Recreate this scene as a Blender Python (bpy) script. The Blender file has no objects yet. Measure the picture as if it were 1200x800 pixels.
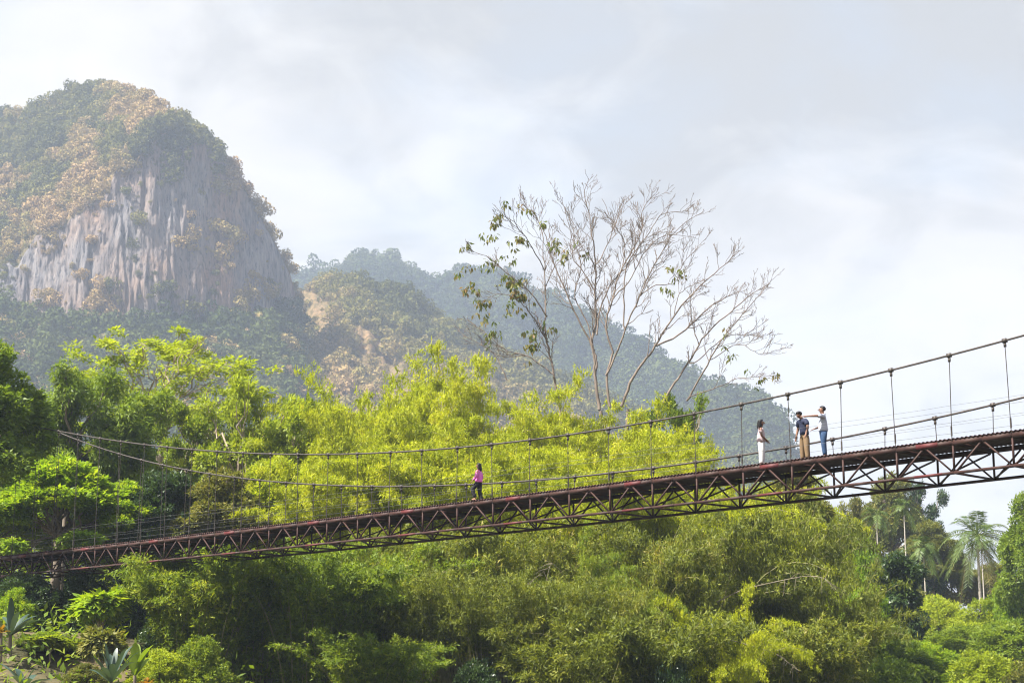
import bpy, math, random
import numpy as np
from mathutils import Vector, Matrix

R = math.radians
S = bpy.context.scene
COL = S.collection
rng = np.random.default_rng(7)
random.seed(7)

# ------------------------------------------------------------------ camera model (photo pixels 1200 x 800)
F, PIT, EYE = 2055.1, 0.2011, 2.0
CP, SP = math.cos(PIT), math.sin(PIT)

def zof(py, Y):
    """height of a pixel row at ground distance Y"""
    return EYE + Y * np.tan(PIT + np.arctan((400 - np.asarray(py, float)) / F))

def xof(px, Y, z):
    return (np.asarray(px, float) - 600) / F * (Y * CP + (z - EYE) * SP)

def at(px, py, Y):
    z = float(zof(py, Y))
    return Vector((float(xof(px, Y, z)), Y, z))

cam = bpy.data.cameras.new('camera')
co = bpy.data.objects.new('camera', cam)
COL.objects.link(co)
co.location = (0, 0, EYE)
co.rotation_euler = (R(90) + PIT, 0, 0)
cam.sensor_width = 36
cam.lens = F / 1200 * 36
cam.clip_start = 0.5
cam.clip_end = 9000
S.camera = co

# ------------------------------------------------------------------ noise
TBL = np.random.default_rng(3).random((64, 64, 64))

def vn(x, y, z):
    x, y, z = np.broadcast_arrays(np.asarray(x, float), np.asarray(y, float), np.asarray(z, float))
    xi, yi, zi = np.floor(x).astype(int), np.floor(y).astype(int), np.floor(z).astype(int)
    fx, fy, fz = x - xi, y - yi, z - zi
    fx, fy, fz = [f * f * (3 - 2 * f) for f in (fx, fy, fz)]
    def g(a, b, c):
        return TBL[(xi + a) & 63, (yi + b) & 63, (zi + c) & 63]
    def l(a, b, t):
        return a + (b - a) * t
    return l(l(l(g(0, 0, 0), g(1, 0, 0), fx), l(g(0, 1, 0), g(1, 1, 0), fx), fy),
             l(l(g(0, 0, 1), g(1, 0, 1), fx), l(g(0, 1, 1), g(1, 1, 1), fx), fy), fz) * 2 - 1

def fbm(x, y, z, o=4):
    a, t = 1.0, 0.0
    for k in range(o):
        t = t + a * vn(x * 2**k + 7.3 * k, y * 2**k + 3.1 * k, z * 2**k)
        a *= .5
    return t

def unit(v): return v / (np.linalg.norm(v, axis=-1, keepdims=True) + 1e-9)

def sstep(a, b, x):
    t = np.clip((x - a) / (b - a), 0, 1)
    return t * t * (3 - 2 * t)

# ------------------------------------------------------------------ mesh builder
class MB:
    def __init__(s):
        s.v, s.q, s.r, s.n = [], [], [], 0
    def add(s, v, q, r=0.5):
        v = np.asarray(v, float).reshape(-1, 3)
        q = np.asarray(q, int).reshape(-1, 4)
        s.v.append(v); s.q.append(q + s.n); s.n += len(v)
        s.r.append(np.broadcast_to(np.asarray(r, float), (len(q),)))
    def tube(s, pts, rad, k=5, r=0.5):
        p = np.asarray(pts, float); n = len(p)
        rad = np.broadcast_to(np.asarray(rad, float), (n,))
        t = np.gradient(p, axis=0)
        t /= np.linalg.norm(t, axis=1)[:, None] + 1e-9
        ref = np.where(np.abs(t[:, 2:3]) > .9, np.array([[1., 0, 0]]), np.array([[0, 0, 1.]]))
        if (np.abs(t[:, 2]) > .9).any():
            m = np.abs(t.mean(0))
            ref = np.tile(np.eye(3)[int(np.argmin(m))], (n, 1))
        a = np.cross(t, ref); a /= np.linalg.norm(a, axis=1)[:, None] + 1e-9
        b = np.cross(t, a)
        an = np.arange(k) * 2 * np.pi / k
        v = p[:, None] + rad[:, None, None] * (np.cos(an)[None, :, None] * a[:, None] + np.sin(an)[None, :, None] * b[:, None])
        i = np.arange(n - 1)[:, None] * k; j = np.arange(k)[None]; jn = (j + 1) % k
        q = np.stack([i + j, i + jn, i + k + jn, i + k + j], -1)
        s.add(v, q, r)
    def bar(s, a, b, w, h, up=(0, 0, 1), r=0.5):
        a, b = np.asarray(a, float), np.asarray(b, float)
        d = b - a; d /= np.linalg.norm(d)
        x = np.cross(d, up); x /= np.linalg.norm(x); y = np.cross(x, d)
        c = [sx * x * w / 2 + sy * y * h / 2 for sx, sy in ((-1, -1), (1, -1), (1, 1), (-1, 1))]
        v = [a + e for e in c] + [b + e for e in c]
        s.add(v, [(0, 1, 2, 3), (7, 6, 5, 4), (0, 4, 5, 1), (1, 5, 6, 2), (2, 6, 7, 3), (3, 7, 4, 0)], r)
    def leaves(s, c, d, nrm, L, W, r, fold=.18):
        """kite-shaped leaves: base point, axis, rough normal, length, width"""
        n = len(c)
        if n == 0: return
        d = d / (np.linalg.norm(d, axis=1)[:, None] + 1e-9)
        sd = np.cross(d, nrm); sd /= np.linalg.norm(sd, axis=1)[:, None] + 1e-9
        nn = np.cross(sd, d)
        L = np.broadcast_to(L, (n,))[:, None]; W = np.broadcast_to(W, (n,))[:, None]
        mid = c + d * L * .42 + nn * W * fold
        v = np.stack([c, mid + sd * W * .5, c + d * L, mid - sd * W * .5], 1)
        s.add(v.reshape(-1, 3), np.arange(4 * n).reshape(n, 4), r)
    def build(s, name, mat, parent=None, origin=None, smooth=False, attrs=None):
        me = bpy.data.meshes.new(name)
        v = np.concatenate(s.v)
        if origin is not None: v = v - np.asarray(origin, float)
        q = np.concatenate(s.q); r = np.concatenate(s.r)
        me.vertices.add(len(v)); me.vertices.foreach_set('co', v.astype(np.float32).ravel())
        me.loops.add(q.size); me.loops.foreach_set('vertex_index', q.astype(np.int32).ravel())
        me.polygons.add(len(q)); me.polygons.foreach_set('loop_start', np.arange(0, q.size, 4, dtype=np.int32))
        if smooth: me.polygons.foreach_set('use_smooth', np.ones(len(q), bool))
        at_ = me.attributes.new('rnd', 'FLOAT', 'FACE'); at_.data.foreach_set('value', r.astype(np.float32))
        for k, a in (attrs or {}).items():
            at_ = me.attributes.new(k, 'FLOAT', 'POINT'); at_.data.foreach_set('value', np.asarray(a, np.float32).ravel())
        me.update(calc_edges=True)
        me.materials.append(mat)
        o = bpy.data.objects.new(name, me); COL.objects.link(o)
        if parent is not None: o.parent = parent
        return o

def tag(o, label=None, cat=None, group=None, kind=None):
    for k, v in (('label', label), ('category', cat), ('group', group), ('kind', kind)):
        if v: o[k] = v
    return o

def thing(name, loc, label, cat, group=None, rz=0, sc=None):
    o = bpy.data.objects.new(name, None); COL.objects.link(o)
    o.empty_display_size = .3
    o.location = loc; o.rotation_euler = (0, 0, rz)
    if sc is not None: o.scale = sc
    return tag(o, label, cat, group)

# ------------------------------------------------------------------ materials
def newmat(name):
    m = bpy.data.materials.new(name); m.use_nodes = True
    nt = m.node_tree; nt.nodes.clear()
    out = nt.nodes.new('ShaderNodeOutputMaterial')
    return m, nt, out

def nd(nt, t, **kw):
    n = nt.nodes.new(t)
    for k, v in kw.items():
        if hasattr(n, k): setattr(n, k, v)
        else: n.inputs[k].default_value = v
    return n

def ramp(nt, fac, stops, interp='LINEAR'):
    n = nt.nodes.new('ShaderNodeValToRGB'); e = n.color_ramp
    e.interpolation = interp
    while len(e.elements) < len(stops): e.elements.new(.5)
    for el, (p, c) in zip(e.elements, stops):
        el.position = p; el.color = (*c, 1)
    if fac is not None: nt.links.new(fac, n.inputs[0])
    return n.outputs[0]

def leafmat(name, stops, trans=.45, tcol=(1.25, 1.2, .5), rough=.55, hue=.03, spec=.25):
    m, nt, out = newmat(name); L = nt.links.new
    a = nd(nt, 'ShaderNodeAttribute', attribute_name='rnd')
    oi = nd(nt, 'ShaderNodeObjectInfo')
    add = nd(nt, 'ShaderNodeMath', operation='MULTIPLY_ADD'); L(oi.outputs['Random'], add.inputs[0])
    add.inputs[1].default_value = .22
    ma = nd(nt, 'ShaderNodeMath', operation='MULTIPLY'); L(a.outputs['Fac'], ma.inputs[0]); ma.inputs[1].default_value = .78
    L(ma.outputs[0], add.inputs[2])
    c = ramp(nt, add.outputs[0], stops)
    p = nd(nt, 'ShaderNodeBsdfPrincipled'); L(c, p.inputs['Base Color'])
    p.inputs['Roughness'].default_value = rough; p.inputs['Specular IOR Level'].default_value = spec
    mx = nd(nt, 'ShaderNodeMix', data_type='RGBA', blend_type='MULTIPLY'); mx.inputs[0].default_value = 1
    L(c, mx.inputs[6]); mx.inputs[7].default_value = (*tcol, 1)
    t = nd(nt, 'ShaderNodeBsdfTranslucent'); L(mx.outputs[2], t.inputs[0])
    s = nd(nt, 'ShaderNodeMixShader'); s.inputs[0].default_value = trans
    L(p.outputs[0], s.inputs[1]); L(t.outputs[0], s.inputs[2]); L(s.outputs[0], out.inputs[0])
    return m

def surfmat(name, c1, c2, scale=3., rough=.7, bump=.3, stretch=(1, 1, 1), c3=None, metallic=0, spec=.3, bdist=.05):
    m, nt, out = newmat(name); L = nt.links.new
    tc = nd(nt, 'ShaderNodeTexCoord'); mp = nd(nt, 'ShaderNodeMapping'); mp.inputs['Scale'].default_value = stretch
    L(tc.outputs['Object'], mp.inputs[0])
    n = nd(nt, 'ShaderNodeTexNoise'); n.inputs['Scale'].default_value = scale; n.inputs['Detail'].default_value = 6; n.inputs['Roughness'].default_value = .65
    L(mp.outputs[0], n.inputs[0])
    st = [(.32, c1), (.68, c2)] if c3 is None else [(.3, c1), (.52, c2), (.7, c3)]
    c = ramp(nt, n.outputs[0], st)
    p = nd(nt, 'ShaderNodeBsdfPrincipled'); L(c, p.inputs['Base Color'])
    p.inputs['Roughness'].default_value = rough; p.inputs['Metallic'].default_value = metallic; p.inputs['Specular IOR Level'].default_value = spec
    if bump:
        b = nd(nt, 'ShaderNodeBump'); b.inputs['Strength'].default_value = bump; b.inputs['Distance'].default_value = bdist
        L(n.outputs[0], b.inputs['Height']); L(b.outputs[0], p.inputs['Normal'])
    L(p.outputs[0], out.inputs[0])
    return m

M = {}
M['paint'] = surfmat('maroon_paint', (.022, .0105, .008), (.044, .018, .0145), 2.2, .65, .15, c3=(.040, .021, .013))
M['deckpaint'] = surfmat('deck_sheet', (.03, .011, .009), (.06, .02, .017), 1.4, .7, .1)
M['splice'] = surfmat('red_primer', (.065, .012, .013), (.105, .022, .022), 5, .6, .1)
M['cable'] = surfmat('cable_steel', (.035, .03, .028), (.10, .085, .075), 6, .55, .2, metallic=.4)
M['wire'] = surfmat('wire_steel', (.10, .10, .10), (.2, .2, .2), 6, .5, 0, metallic=.5)
M['drybark'] = surfmat('dry_bark', (.095, .074, .060), (.22, .175, .145), 3, .85, .4, (1, 1, .3))
M['bark'] = surfmat('bark', (.10, .075, .055), (.24, .20, .16), 4, .85, .5, (1, 1, .3))
M['palebark'] = surfmat('pale_bark', (.20, .15, .11), (.40, .33, .26), 3, .85, .4, (1, 1, .3))
M['greybark'] = surfmat('palm_bark', (.28, .25, .21), (.46, .42, .36), 3, .85, .3, (1, 1, 4))
M['darkbark'] = surfmat('dark_bark', (.05, .04, .03), (.12, .10, .075), 4, .85, .4, (1, 1, .3))
M['culm'] = surfmat('bamboo_culm', (.10, .11, .03), (.24, .21, .09), 2.5, .5, .1, (1, 1, .4), c3=(.20, .22, .08))
M['deadculm'] = surfmat('dead_bamboo', (.12, .10, .065), (.22, .185, .125), 3, .7, .1)
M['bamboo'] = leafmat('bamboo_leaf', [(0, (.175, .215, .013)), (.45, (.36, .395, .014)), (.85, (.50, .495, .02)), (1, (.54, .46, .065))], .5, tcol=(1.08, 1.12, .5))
M['bamboo_shaded'] = leafmat('bamboo_leaf_olive_shaded', [(0, (.06, .08, .014)), (.5, (.14, .17, .02)), (.9, (.24, .255, .03)), (1, (.34, .28, .09))], .42)  # olive leaf, darkened further in colour for the blocked sun below the bridge
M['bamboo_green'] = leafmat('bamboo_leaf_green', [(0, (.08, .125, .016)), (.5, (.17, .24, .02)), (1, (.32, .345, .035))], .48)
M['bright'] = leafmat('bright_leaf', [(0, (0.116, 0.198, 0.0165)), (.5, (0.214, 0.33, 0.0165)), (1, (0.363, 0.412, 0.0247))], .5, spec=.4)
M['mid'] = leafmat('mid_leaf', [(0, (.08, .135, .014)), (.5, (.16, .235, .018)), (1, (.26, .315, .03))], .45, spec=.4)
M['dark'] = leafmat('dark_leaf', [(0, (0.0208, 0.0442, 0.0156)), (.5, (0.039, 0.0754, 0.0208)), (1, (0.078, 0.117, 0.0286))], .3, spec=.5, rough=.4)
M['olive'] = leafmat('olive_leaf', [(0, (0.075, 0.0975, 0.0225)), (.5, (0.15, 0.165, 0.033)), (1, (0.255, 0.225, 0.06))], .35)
M['legume'] = leafmat('legume_leaf', [(0, (.15, .21, .018)), (.5, (.28, .345, .022)), (1, (.38, .41, .045))], .5)
M['brownleaf'] = leafmat('hanging_dry_leaf', [(0, (.06, .09, .025)), (.5, (.12, .15, .035)), (.8, (.19, .16, .05)), (1, (.26, .16, .07))], .4)
M['palm'] = leafmat('palm_frond', [(0, (.05, .09, .02)), (.6, (.105, .155, .032)), (1, (.21, .23, .07))], .3, spec=.3, rough=.5)
M['palmdry'] = leafmat('palm_frond_yellowing', [(0, (.10, .10, .03)), (.6, (.17, .14, .05)), (1, (.22, .17, .08))], .3)
M['bluegreen'] = leafmat('waxy_blue_green_leaf', [(0, (.03, .055, .04)), (.6, (.06, .10, .07)), (1, (.11, .15, .11))], .2, spec=.5, rough=.4)
M['orange'] = leafmat('orange_croton_leaf', [(0, (.14, .10, .012)), (.5, (.30, .17, .015)), (1, (.45, .22, .02))], .35)
M['scrub'] = leafmat('hill_scrub_leaf', [(0, (0.042, 0.066, 0.024)), (.35, (0.084, 0.108, 0.036)), (.6, (0.144, 0.144, 0.054)), (.8, (0.264, 0.204, 0.096)), (1, (0.336, 0.24, 0.144))], .25)
M['forest'] = leafmat('hill_forest_leaf', [(0, (0.0275, 0.055, 0.0198)), (.5, (0.055, 0.088, 0.0275)), (.8, (0.11, 0.127, 0.044)), (1, (0.22, 0.176, 0.088))], .25)

# rock and slope material of the cliff mountain
def mountain_mat():
    m, nt, out = newmat('limestone_and_dry_slope'); L = nt.links.new
    tc = nd(nt, 'ShaderNodeTexCoord')
    def noise(sc, stretch, det=7, ro=.6):
        mp = nd(nt, 'ShaderNodeMapping'); mp.inputs['Scale'].default_value = stretch
        L(tc.outputs['Object'], mp.inputs[0])
        n = nd(nt, 'ShaderNodeTexNoise'); n.inputs['Scale'].default_value = sc; n.inputs['Detail'].default_value = det; n.inputs['Roughness'].default_value = ro
        L(mp.outputs[0], n.inputs[0]); return n.outputs[0]
    n1 = noise(.16, (1, 1, .13), 9, .70); n2 = noise(.55, (1, 1, .20), 9, .7); n3 = noise(.03, (1, 1, .6)); n4 = noise(.035, (1, 1, 1)); n5 = noise(.25, (1, 1, 1))
    rock = ramp(nt, n1, [(.30, (.075, .075, .085)), (.43, (.155, .148, .152)), (.56, (.205, .188, .182)), (.68, (.25, .235, .228))])
    tint = ramp(nt, n3, [(.40, (1, 1, 1.03)), (.58, (1.15, .90, .74)), (.7, (1.25, .82, .58))])
    mx = nd(nt, 'ShaderNodeMix', data_type='RGBA', blend_type='MULTIPLY'); mx.inputs[0].default_value = 1
    L(rock, mx.inputs[6]); L(tint, mx.inputs[7])
    str_ = ramp(nt, n2, [(.38, (.25, .26, .28)), (.47, (.9, .9, .9)), (.60, (1.05, 1.03, 1)), (.70, (1.4, 1.4, 1.42))])
    mx2 = nd(nt, 'ShaderNodeMix', data_type='RGBA', blend_type='MULTIPLY'); mx2.inputs[0].default_value = 1
    L(mx.outputs[2], mx2.inputs[6]); L(str_, mx2.inputs[7])
    soil0 = ramp(nt, n4, [(.36, (.10, .09, .04)), (.5, (.20, .145, .075)), (.64, (.27, .175, .10))])
    soil1 = ramp(nt, n5, [(.35, (.45, .5, .4)), (.6, (1.1, 1.05, 1))])
    mx3 = nd(nt, 'ShaderNodeMix', data_type='RGBA', blend_type='MULTIPLY'); mx3.inputs[0].default_value = 1
    L(soil0, mx3.inputs[6]); L(soil1, mx3.inputs[7])
    at_ = nd(nt, 'ShaderNodeAttribute', attribute_name='cliff')
    ad = nd(nt, 'ShaderNodeMath', operation='ADD'); L(at_.outputs['Fac'], ad.inputs[0])
    sb = nd(nt, 'ShaderNodeMath', operation='MULTIPLY_ADD'); L(n5, sb.inputs[0]); sb.inputs[1].default_value = 2.4; sb.inputs[2].default_value = -1.2
    L(sb.outputs[0], ad.inputs[1])
    f = ramp(nt, ad.outputs[0], [(.42, (0, 0, 0)), (.58, (1, 1, 1))])
    mx4 = nd(nt, 'ShaderNodeMix', data_type='RGBA'); L(f, mx4.inputs[0]); L(mx3.outputs[2], mx4.inputs[6]); L(mx2.outputs[2], mx4.inputs[7])
    p = nd(nt, 'ShaderNodeBsdfPrincipled'); L(mx4.outputs[2], p.inputs['Base Color']); p.inputs['Roughness'].default_value = .9; p.inputs['Specular IOR Level'].default_value = .1
    b = nd(nt, 'ShaderNodeBump'); b.inputs['Strength'].default_value = .9; b.inputs['Distance'].default_value = 3.
    L(n2, b.inputs['Height']); L(b.outputs[0], p.inputs['Normal'])
    L(p.outputs[0], out.inputs[0]); return m
M['mountain'] = mountain_mat()
M['slope'] = surfmat('wooded_slope', (.05, .065, .03), (.16, .14, .07), .03, .95, .5, c3=(.30, .21, .12), spec=.05, bdist=2)
M['ground'] = surfmat('bank_soil', (.035, .035, .015), (.10, .085, .045), .35, .95, .5, c3=(.16, .115, .07), spec=.1)
M['earth'] = surfmat('dry_earth', (.12, .075, .045), (.30, .2, .13), 2.5, .95, .7, spec=.1)

# ------------------------------------------------------------------ sky, sun, view
SUN_AZ = Vector((-.88, -.46)).normalized()
SUN_EL = R(53)
w = bpy.data.worlds.new('World'); S.world = w; w.use_nodes = True
nt = w.node_tree; nt.nodes.clear(); L = nt.links.new
out = nd(nt, 'ShaderNodeOutputWorld'); bg = nd(nt, 'ShaderNodeBackground')
sky = nd(nt, 'ShaderNodeTexSky', sky_type='NISHITA'); sky.sun_disc = False
sky.sun_elevation = SUN_EL; sky.sun_rotation = math.atan2(SUN_AZ.x, SUN_AZ.y)
sky.air_density = 1.2; sky.dust_density = 2.0; sky.ozone_density = 1.
tc = nd(nt, 'ShaderNodeTexCoord')
sep = nd(nt, 'ShaderNodeSeparateXYZ'); L(tc.outputs['Generated'], sep.inputs[0])
# cloud sheets: the view direction projected on a plane overhead, softened near the horizon
zz = nd(nt, 'ShaderNodeMath', operation='ADD'); L(sep.outputs[2], zz.inputs[0]); zz.inputs[1].default_value = .35
dx = nd(nt, 'ShaderNodeMath', operation='DIVIDE'); L(sep.outputs[0], dx.inputs[0]); L(zz.outputs[0], dx.inputs[1])
dy = nd(nt, 'ShaderNodeMath', operation='DIVIDE'); L(sep.outputs[1], dy.inputs[0]); L(zz.outputs[0], dy.inputs[1])
cmb = nd(nt, 'ShaderNodeCombineXYZ'); L(dx.outputs[0], cmb.inputs[0]); L(dy.outputs[0], cmb.inputs[1])
def wn(sc, loc, det=6, ro=.55, dist=.3):
    mp = nd(nt, 'ShaderNodeMapping'); mp.inputs['Location'].default_value = loc
    L(cmb.outputs[0], mp.inputs[0])
    n = nd(nt, 'ShaderNodeTexNoise'); n.inputs['Scale'].default_value = sc; n.inputs['Detail'].default_value = det
    n.inputs['Roughness'].default_value = ro; n.inputs['Distortion'].default_value = dist
    L(mp.outputs[0], n.inputs[0]); return n.outputs[0]
cl1 = wn(2.6, (3.1, 1.2, 0), 8, .52, .5); cl2 = wn(4.2, (9.4, 3.3, 2)); cl3 = wn(7.5, (1.4, 5.3, 1), 7, .55, .8)
elv = nd(nt, 'ShaderNodeMapRange'); L(sep.outputs[2], elv.inputs[0])     # the deck of cloud thickens and greys overhead
elv.inputs[1].default_value = .25; elv.inputs[2].default_value = .345; elv.inputs[3].default_value = .045; elv.inputs[4].default_value = -.06
c13 = nd(nt, 'ShaderNodeMath', operation='MULTIPLY_ADD'); L(cl3, c13.inputs[0]); c13.inputs[1].default_value = .46; L(elv.outputs[0], c13.inputs[2])
c14 = nd(nt, 'ShaderNodeMath', operation='MULTIPLY_ADD'); L(cl1, c14.inputs[0]); c14.inputs[1].default_value = .66; L(c13.outputs[0], c14.inputs[2])
cl1 = c14.outputs[0]
shade = ramp(nt, cl1, [(.44, (.67, .675, .675)), (.52, (.80, .795, .785)), (.61, (.98, .96, .935)), (.72, (1.09, 1.055, 1.02))])
cover = ramp(nt, cl2, [(.30, (.82, .82, .82)), (.52, (1, 1, 1))])
high = nd(nt, 'ShaderNodeMapRange'); L(sep.outputs[2], high.inputs[0])
high.inputs[1].default_value = .45; high.inputs[2].default_value = .75; high.inputs[3].default_value = 1; high.inputs[4].default_value = .35  # cloud thinned in the unseen upper sky, added to cut ambient fill
cov = nd(nt, 'ShaderNodeMath', operation='MULTIPLY'); L(cover, cov.inputs[0]); L(high.outputs[0], cov.inputs[1])
sk = nd(nt, 'ShaderNodeMix', data_type='RGBA', blend_type='MULTIPLY'); sk.inputs[0].default_value = 1
L(sky.outputs[0], sk.inputs[6]); sk.inputs[7].default_value = (1, 1, 1, 1)
CLOUD = 2.75
csc = nd(nt, 'ShaderNodeMix', data_type='RGBA', blend_type='MULTIPLY'); csc.inputs[0].default_value = 1
L(shade, csc.inputs[6]); csc.inputs[7].default_value = (CLOUD, CLOUD, CLOUD, 1)
mixc = nd(nt, 'ShaderNodeMix', data_type='RGBA'); L(cov.outputs[0], mixc.inputs[0]); L(sk.outputs[2], mixc.inputs[6]); L(csc.outputs[2], mixc.inputs[7])
L(mixc.outputs[2], bg.inputs[0]); bg.inputs[1].default_value = .1
L(bg.outputs[0], out.inputs[0])

sl = bpy.data.lights.new('sun', 'SUN'); so = bpy.data.objects.new('sun', sl); COL.objects.link(so)
sl.energy = 5.0; sl.angle = R(.53); sl.color = (1, .95, .86)
sd = Vector((SUN_AZ.x * math.cos(SUN_EL), SUN_AZ.y * math.cos(SUN_EL), math.sin(SUN_EL)))
so.rotation_euler = sd.to_track_quat('Z', 'Y').to_euler()
so.location = (0, 0, 900)

S.view_settings.view_transform = 'Standard'; S.view_settings.look = 'None'
S.view_settings.exposure = 1.66; S.view_settings.gamma = 1
S.render.engine = 'CYCLES'
cy = S.cycles
cy.max_bounces = 7; cy.diffuse_bounces = 3; cy.glossy_bounces = 2; cy.transmission_bounces = 5; cy.volume_bounces = 1; cy.transparent_max_bounces = 4
cy.use_denoising = True; cy.use_adaptive_sampling = True; cy.adaptive_threshold = .012
cy.caustics_reflective = False; cy.caustics_refractive = False
cy.sample_clamp_indirect = 6
cy.filter_width = 1.15

# ------------------------------------------------------------------ ground and river
AX = (-.7050, .7091)          # across the river, along the bridge
def cof(x, y): return AX[0] * x + AX[1] * y
def terrain(x, y):
    x, y = np.asarray(x, float), np.asarray(y, float)
    c = cof(x, y)
    h = .4 - 2.4 * sstep(4, 14, c) + 2.4 * sstep(50, 62, c) + 4.8 * sstep(60, 80, c) + 5 * sstep(80, 190, c) + 16 * sstep(190, 700, c)
    h = h + .35 * vn(x * .12, y * .12, 0) * sstep(56, 70, c) + 1.2 * vn(x * .02, y * .02, 4) * sstep(80, 160, c)
    return h
ax = np.concatenate([np.linspace(-1500, -160, 40), np.linspace(-155, 155, 160), np.linspace(160, 1500, 40)])
ay = np.concatenate([np.linspace(-120, -10, 12), np.linspace(-8, 300, 160), np.linspace(310, 2600, 60)])
gx, gy = np.meshgrid(ax, ay)
b = MB(); nx, ny = len(ax), len(ay)
i = (np.arange(ny - 1)[:, None] * nx + np.arange(nx - 1)[None])
b.add(np.stack([gx, gy, terrain(gx, gy)], -1), np.stack([i, i + 1, i + nx + 1, i + nx], -1))
tag(b.build('ground', M['ground'], smooth=True), kind='structure')
m, nt_, o_ = newmat('river_water')
p = nd(nt_, 'ShaderNodeBsdfPrincipled'); p.inputs['Base Color'].default_value = (.05, .06, .035, 1); p.inputs['Roughness'].default_value = .08
n = nd(nt_, 'ShaderNodeTexNoise'); n.inputs['Scale'].default_value = 1.5; bb = nd(nt_, 'ShaderNodeBump'); bb.inputs['Strength'].default_value = .15
nt_.links.new(n.outputs[0], bb.inputs['Height']); nt_.links.new(bb.outputs[0], p.inputs['Normal']); nt_.links.new(p.outputs[0], o_.inputs[0])
b = MB(); u = Vector((.7091, .7050, 0)); a_ = Vector((*AX, 0))
b.add([u * -400 + a_ * 6, u * 500 + a_ * 6, u * 500 + a_ * 60, u * -400 + a_ * 60], [(0, 1, 2, 3)])
tag(b.build('water', m), kind='structure')

# ------------------------------------------------------------------ hills
def tri(xs, ys, x): return np.interp(x, xs, ys)

def sheet(px, rowsY, rowsZ, name, mat, cliff=None, kind='structure'):
    n, k = rowsY.shape                                      # columns, rows
    X = xof(px[:, None], rowsY, rowsZ)
    b = MB(); i = (np.arange(n - 1)[:, None] * k + np.arange(k - 1)[None])
    b.add(np.stack([X, rowsY, rowsZ], -1), np.stack([i, i + k, i + k + 1, i + 1], -1))
    o = b.build(name, mat, smooth=True, attrs=None if cliff is None else {'cliff': cliff})
    tag(o, kind=kind)
    return X, rowsY, rowsZ

def seg(a, b_, n): return a[:, None] + (b_ - a)[:, None] * np.linspace(0, 1, n)[None]

# the limestone mountain: talus, cliff, scrub slope, back slope per column
px = np.linspace(-330, 349, 520)
Hm = tri([-330, -220, -120, -50, 0, 28, 48, 62, 72, 100, 128, 150, 175, 200, 230, 255, 275, 290, 305, 318, 330, 340, 345, 349],
         [260, 190, 150, 132, 126, 122, 118, 112, 104, 97, 95, 100, 112, 127, 147, 170, 192, 216, 242, 267, 291, 312, 332, 352], px)
Hm = Hm + 8
Ct = tri([-330, 0, 30, 60, 90, 130, 165, 200, 240, 270, 300, 325, 345, 349], [352, 322, 296, 270, 246, 210, 182, 166, 176, 203, 246, 292, 334, 354], px)
Ct = np.where(px > 215, Ct - 7, Ct)
Ct = np.maximum(Ct + 13 * fbm(px * .05, 2, 5, 4), Hm + 3)
Cb = tri([-330, 0, 50, 110, 180, 230, 290, 349], [356, 366, 384, 400, 388, 390, 384, 366], px) + 5 * fbm(px * .05, 0, 9, 3)
Cb = np.maximum(Cb, Ct + 2)
Yf = 955 + 105 * (1 - np.sqrt(np.clip(1 - (np.clip(px - 110, 0, 1e9) / 241) ** 2, 0, 1))) + np.clip(110 - px, 0, 1e9) * .05
zb = zof(Cb, Yf)
Yt = Yf + 14; zt = zof(Ct, Yt)
T = np.tan(PIT + np.arctan((400 - Hm) / F)); ms = .85
Yh = (Yt + (EYE - zt) / ms) / (1 - T / ms); zh = EYE + T * Yh
Yh = np.maximum(Yh, Yt + 1)
z0 = np.full_like(zb, 8.); Y0 = Yf - (zb - z0) / .68
rY = np.concatenate([seg(Y0, Yf, 70)[:, :-1], seg(Yf, Yt, 150)[:, :-1], seg(Yt, Yh, 110)[:, :-1], seg(Yh, Yh + (zh - 5) / .9, 40)], 1)
rZ = np.concatenate([seg(z0, zb, 70)[:, :-1], seg(zb, zt, 150)[:, :-1], seg(zt, zh, 110)[:, :-1], seg(zh, zh * 0 + 5, 40)], 1)
cl = np.concatenate([np.zeros((len(px), 69)), np.ones((len(px), 149)), np.zeros((len(px), 149))], 1)
# round the cliff's edges, then flute the face and roughen the slopes
PX = px[:, None] + 0 * rY
flute = .5 * (5.0 * fbm(PX * .055, rZ * .016, 0, 4) + 2.0 * fbm(PX * .2, rZ * .035, 3, 4) + 1.3 * fbm(PX * .5, rZ * .12, 8, 3) + 2.0 * np.abs(vn(PX * .09, rZ * .05, 40)))
ledge = 5 * vn(PX * .012, rZ * .035, 12)
hump = 4.0 * fbm(PX * .04, rZ * .03, 20, 4)
cw = cl.copy()
for _ in range(12): cw[:, 1:-1] = (cw[:, :-2] + 2 * cw[:, 1:-1] + cw[:, 2:]) / 4
rY = rY + cw * (flute + ledge) + (1 - cw) * hump * .6
topw = np.concatenate([np.zeros((len(px), 219)), np.ones((len(px), 148))], 1) * 1.
rZ = rZ + (1 - cw) * hump * .25
MX, MY, MZ = sheet(px, rY, rZ, 'mountain', M['mountain'], cw)
mcl = cw

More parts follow.
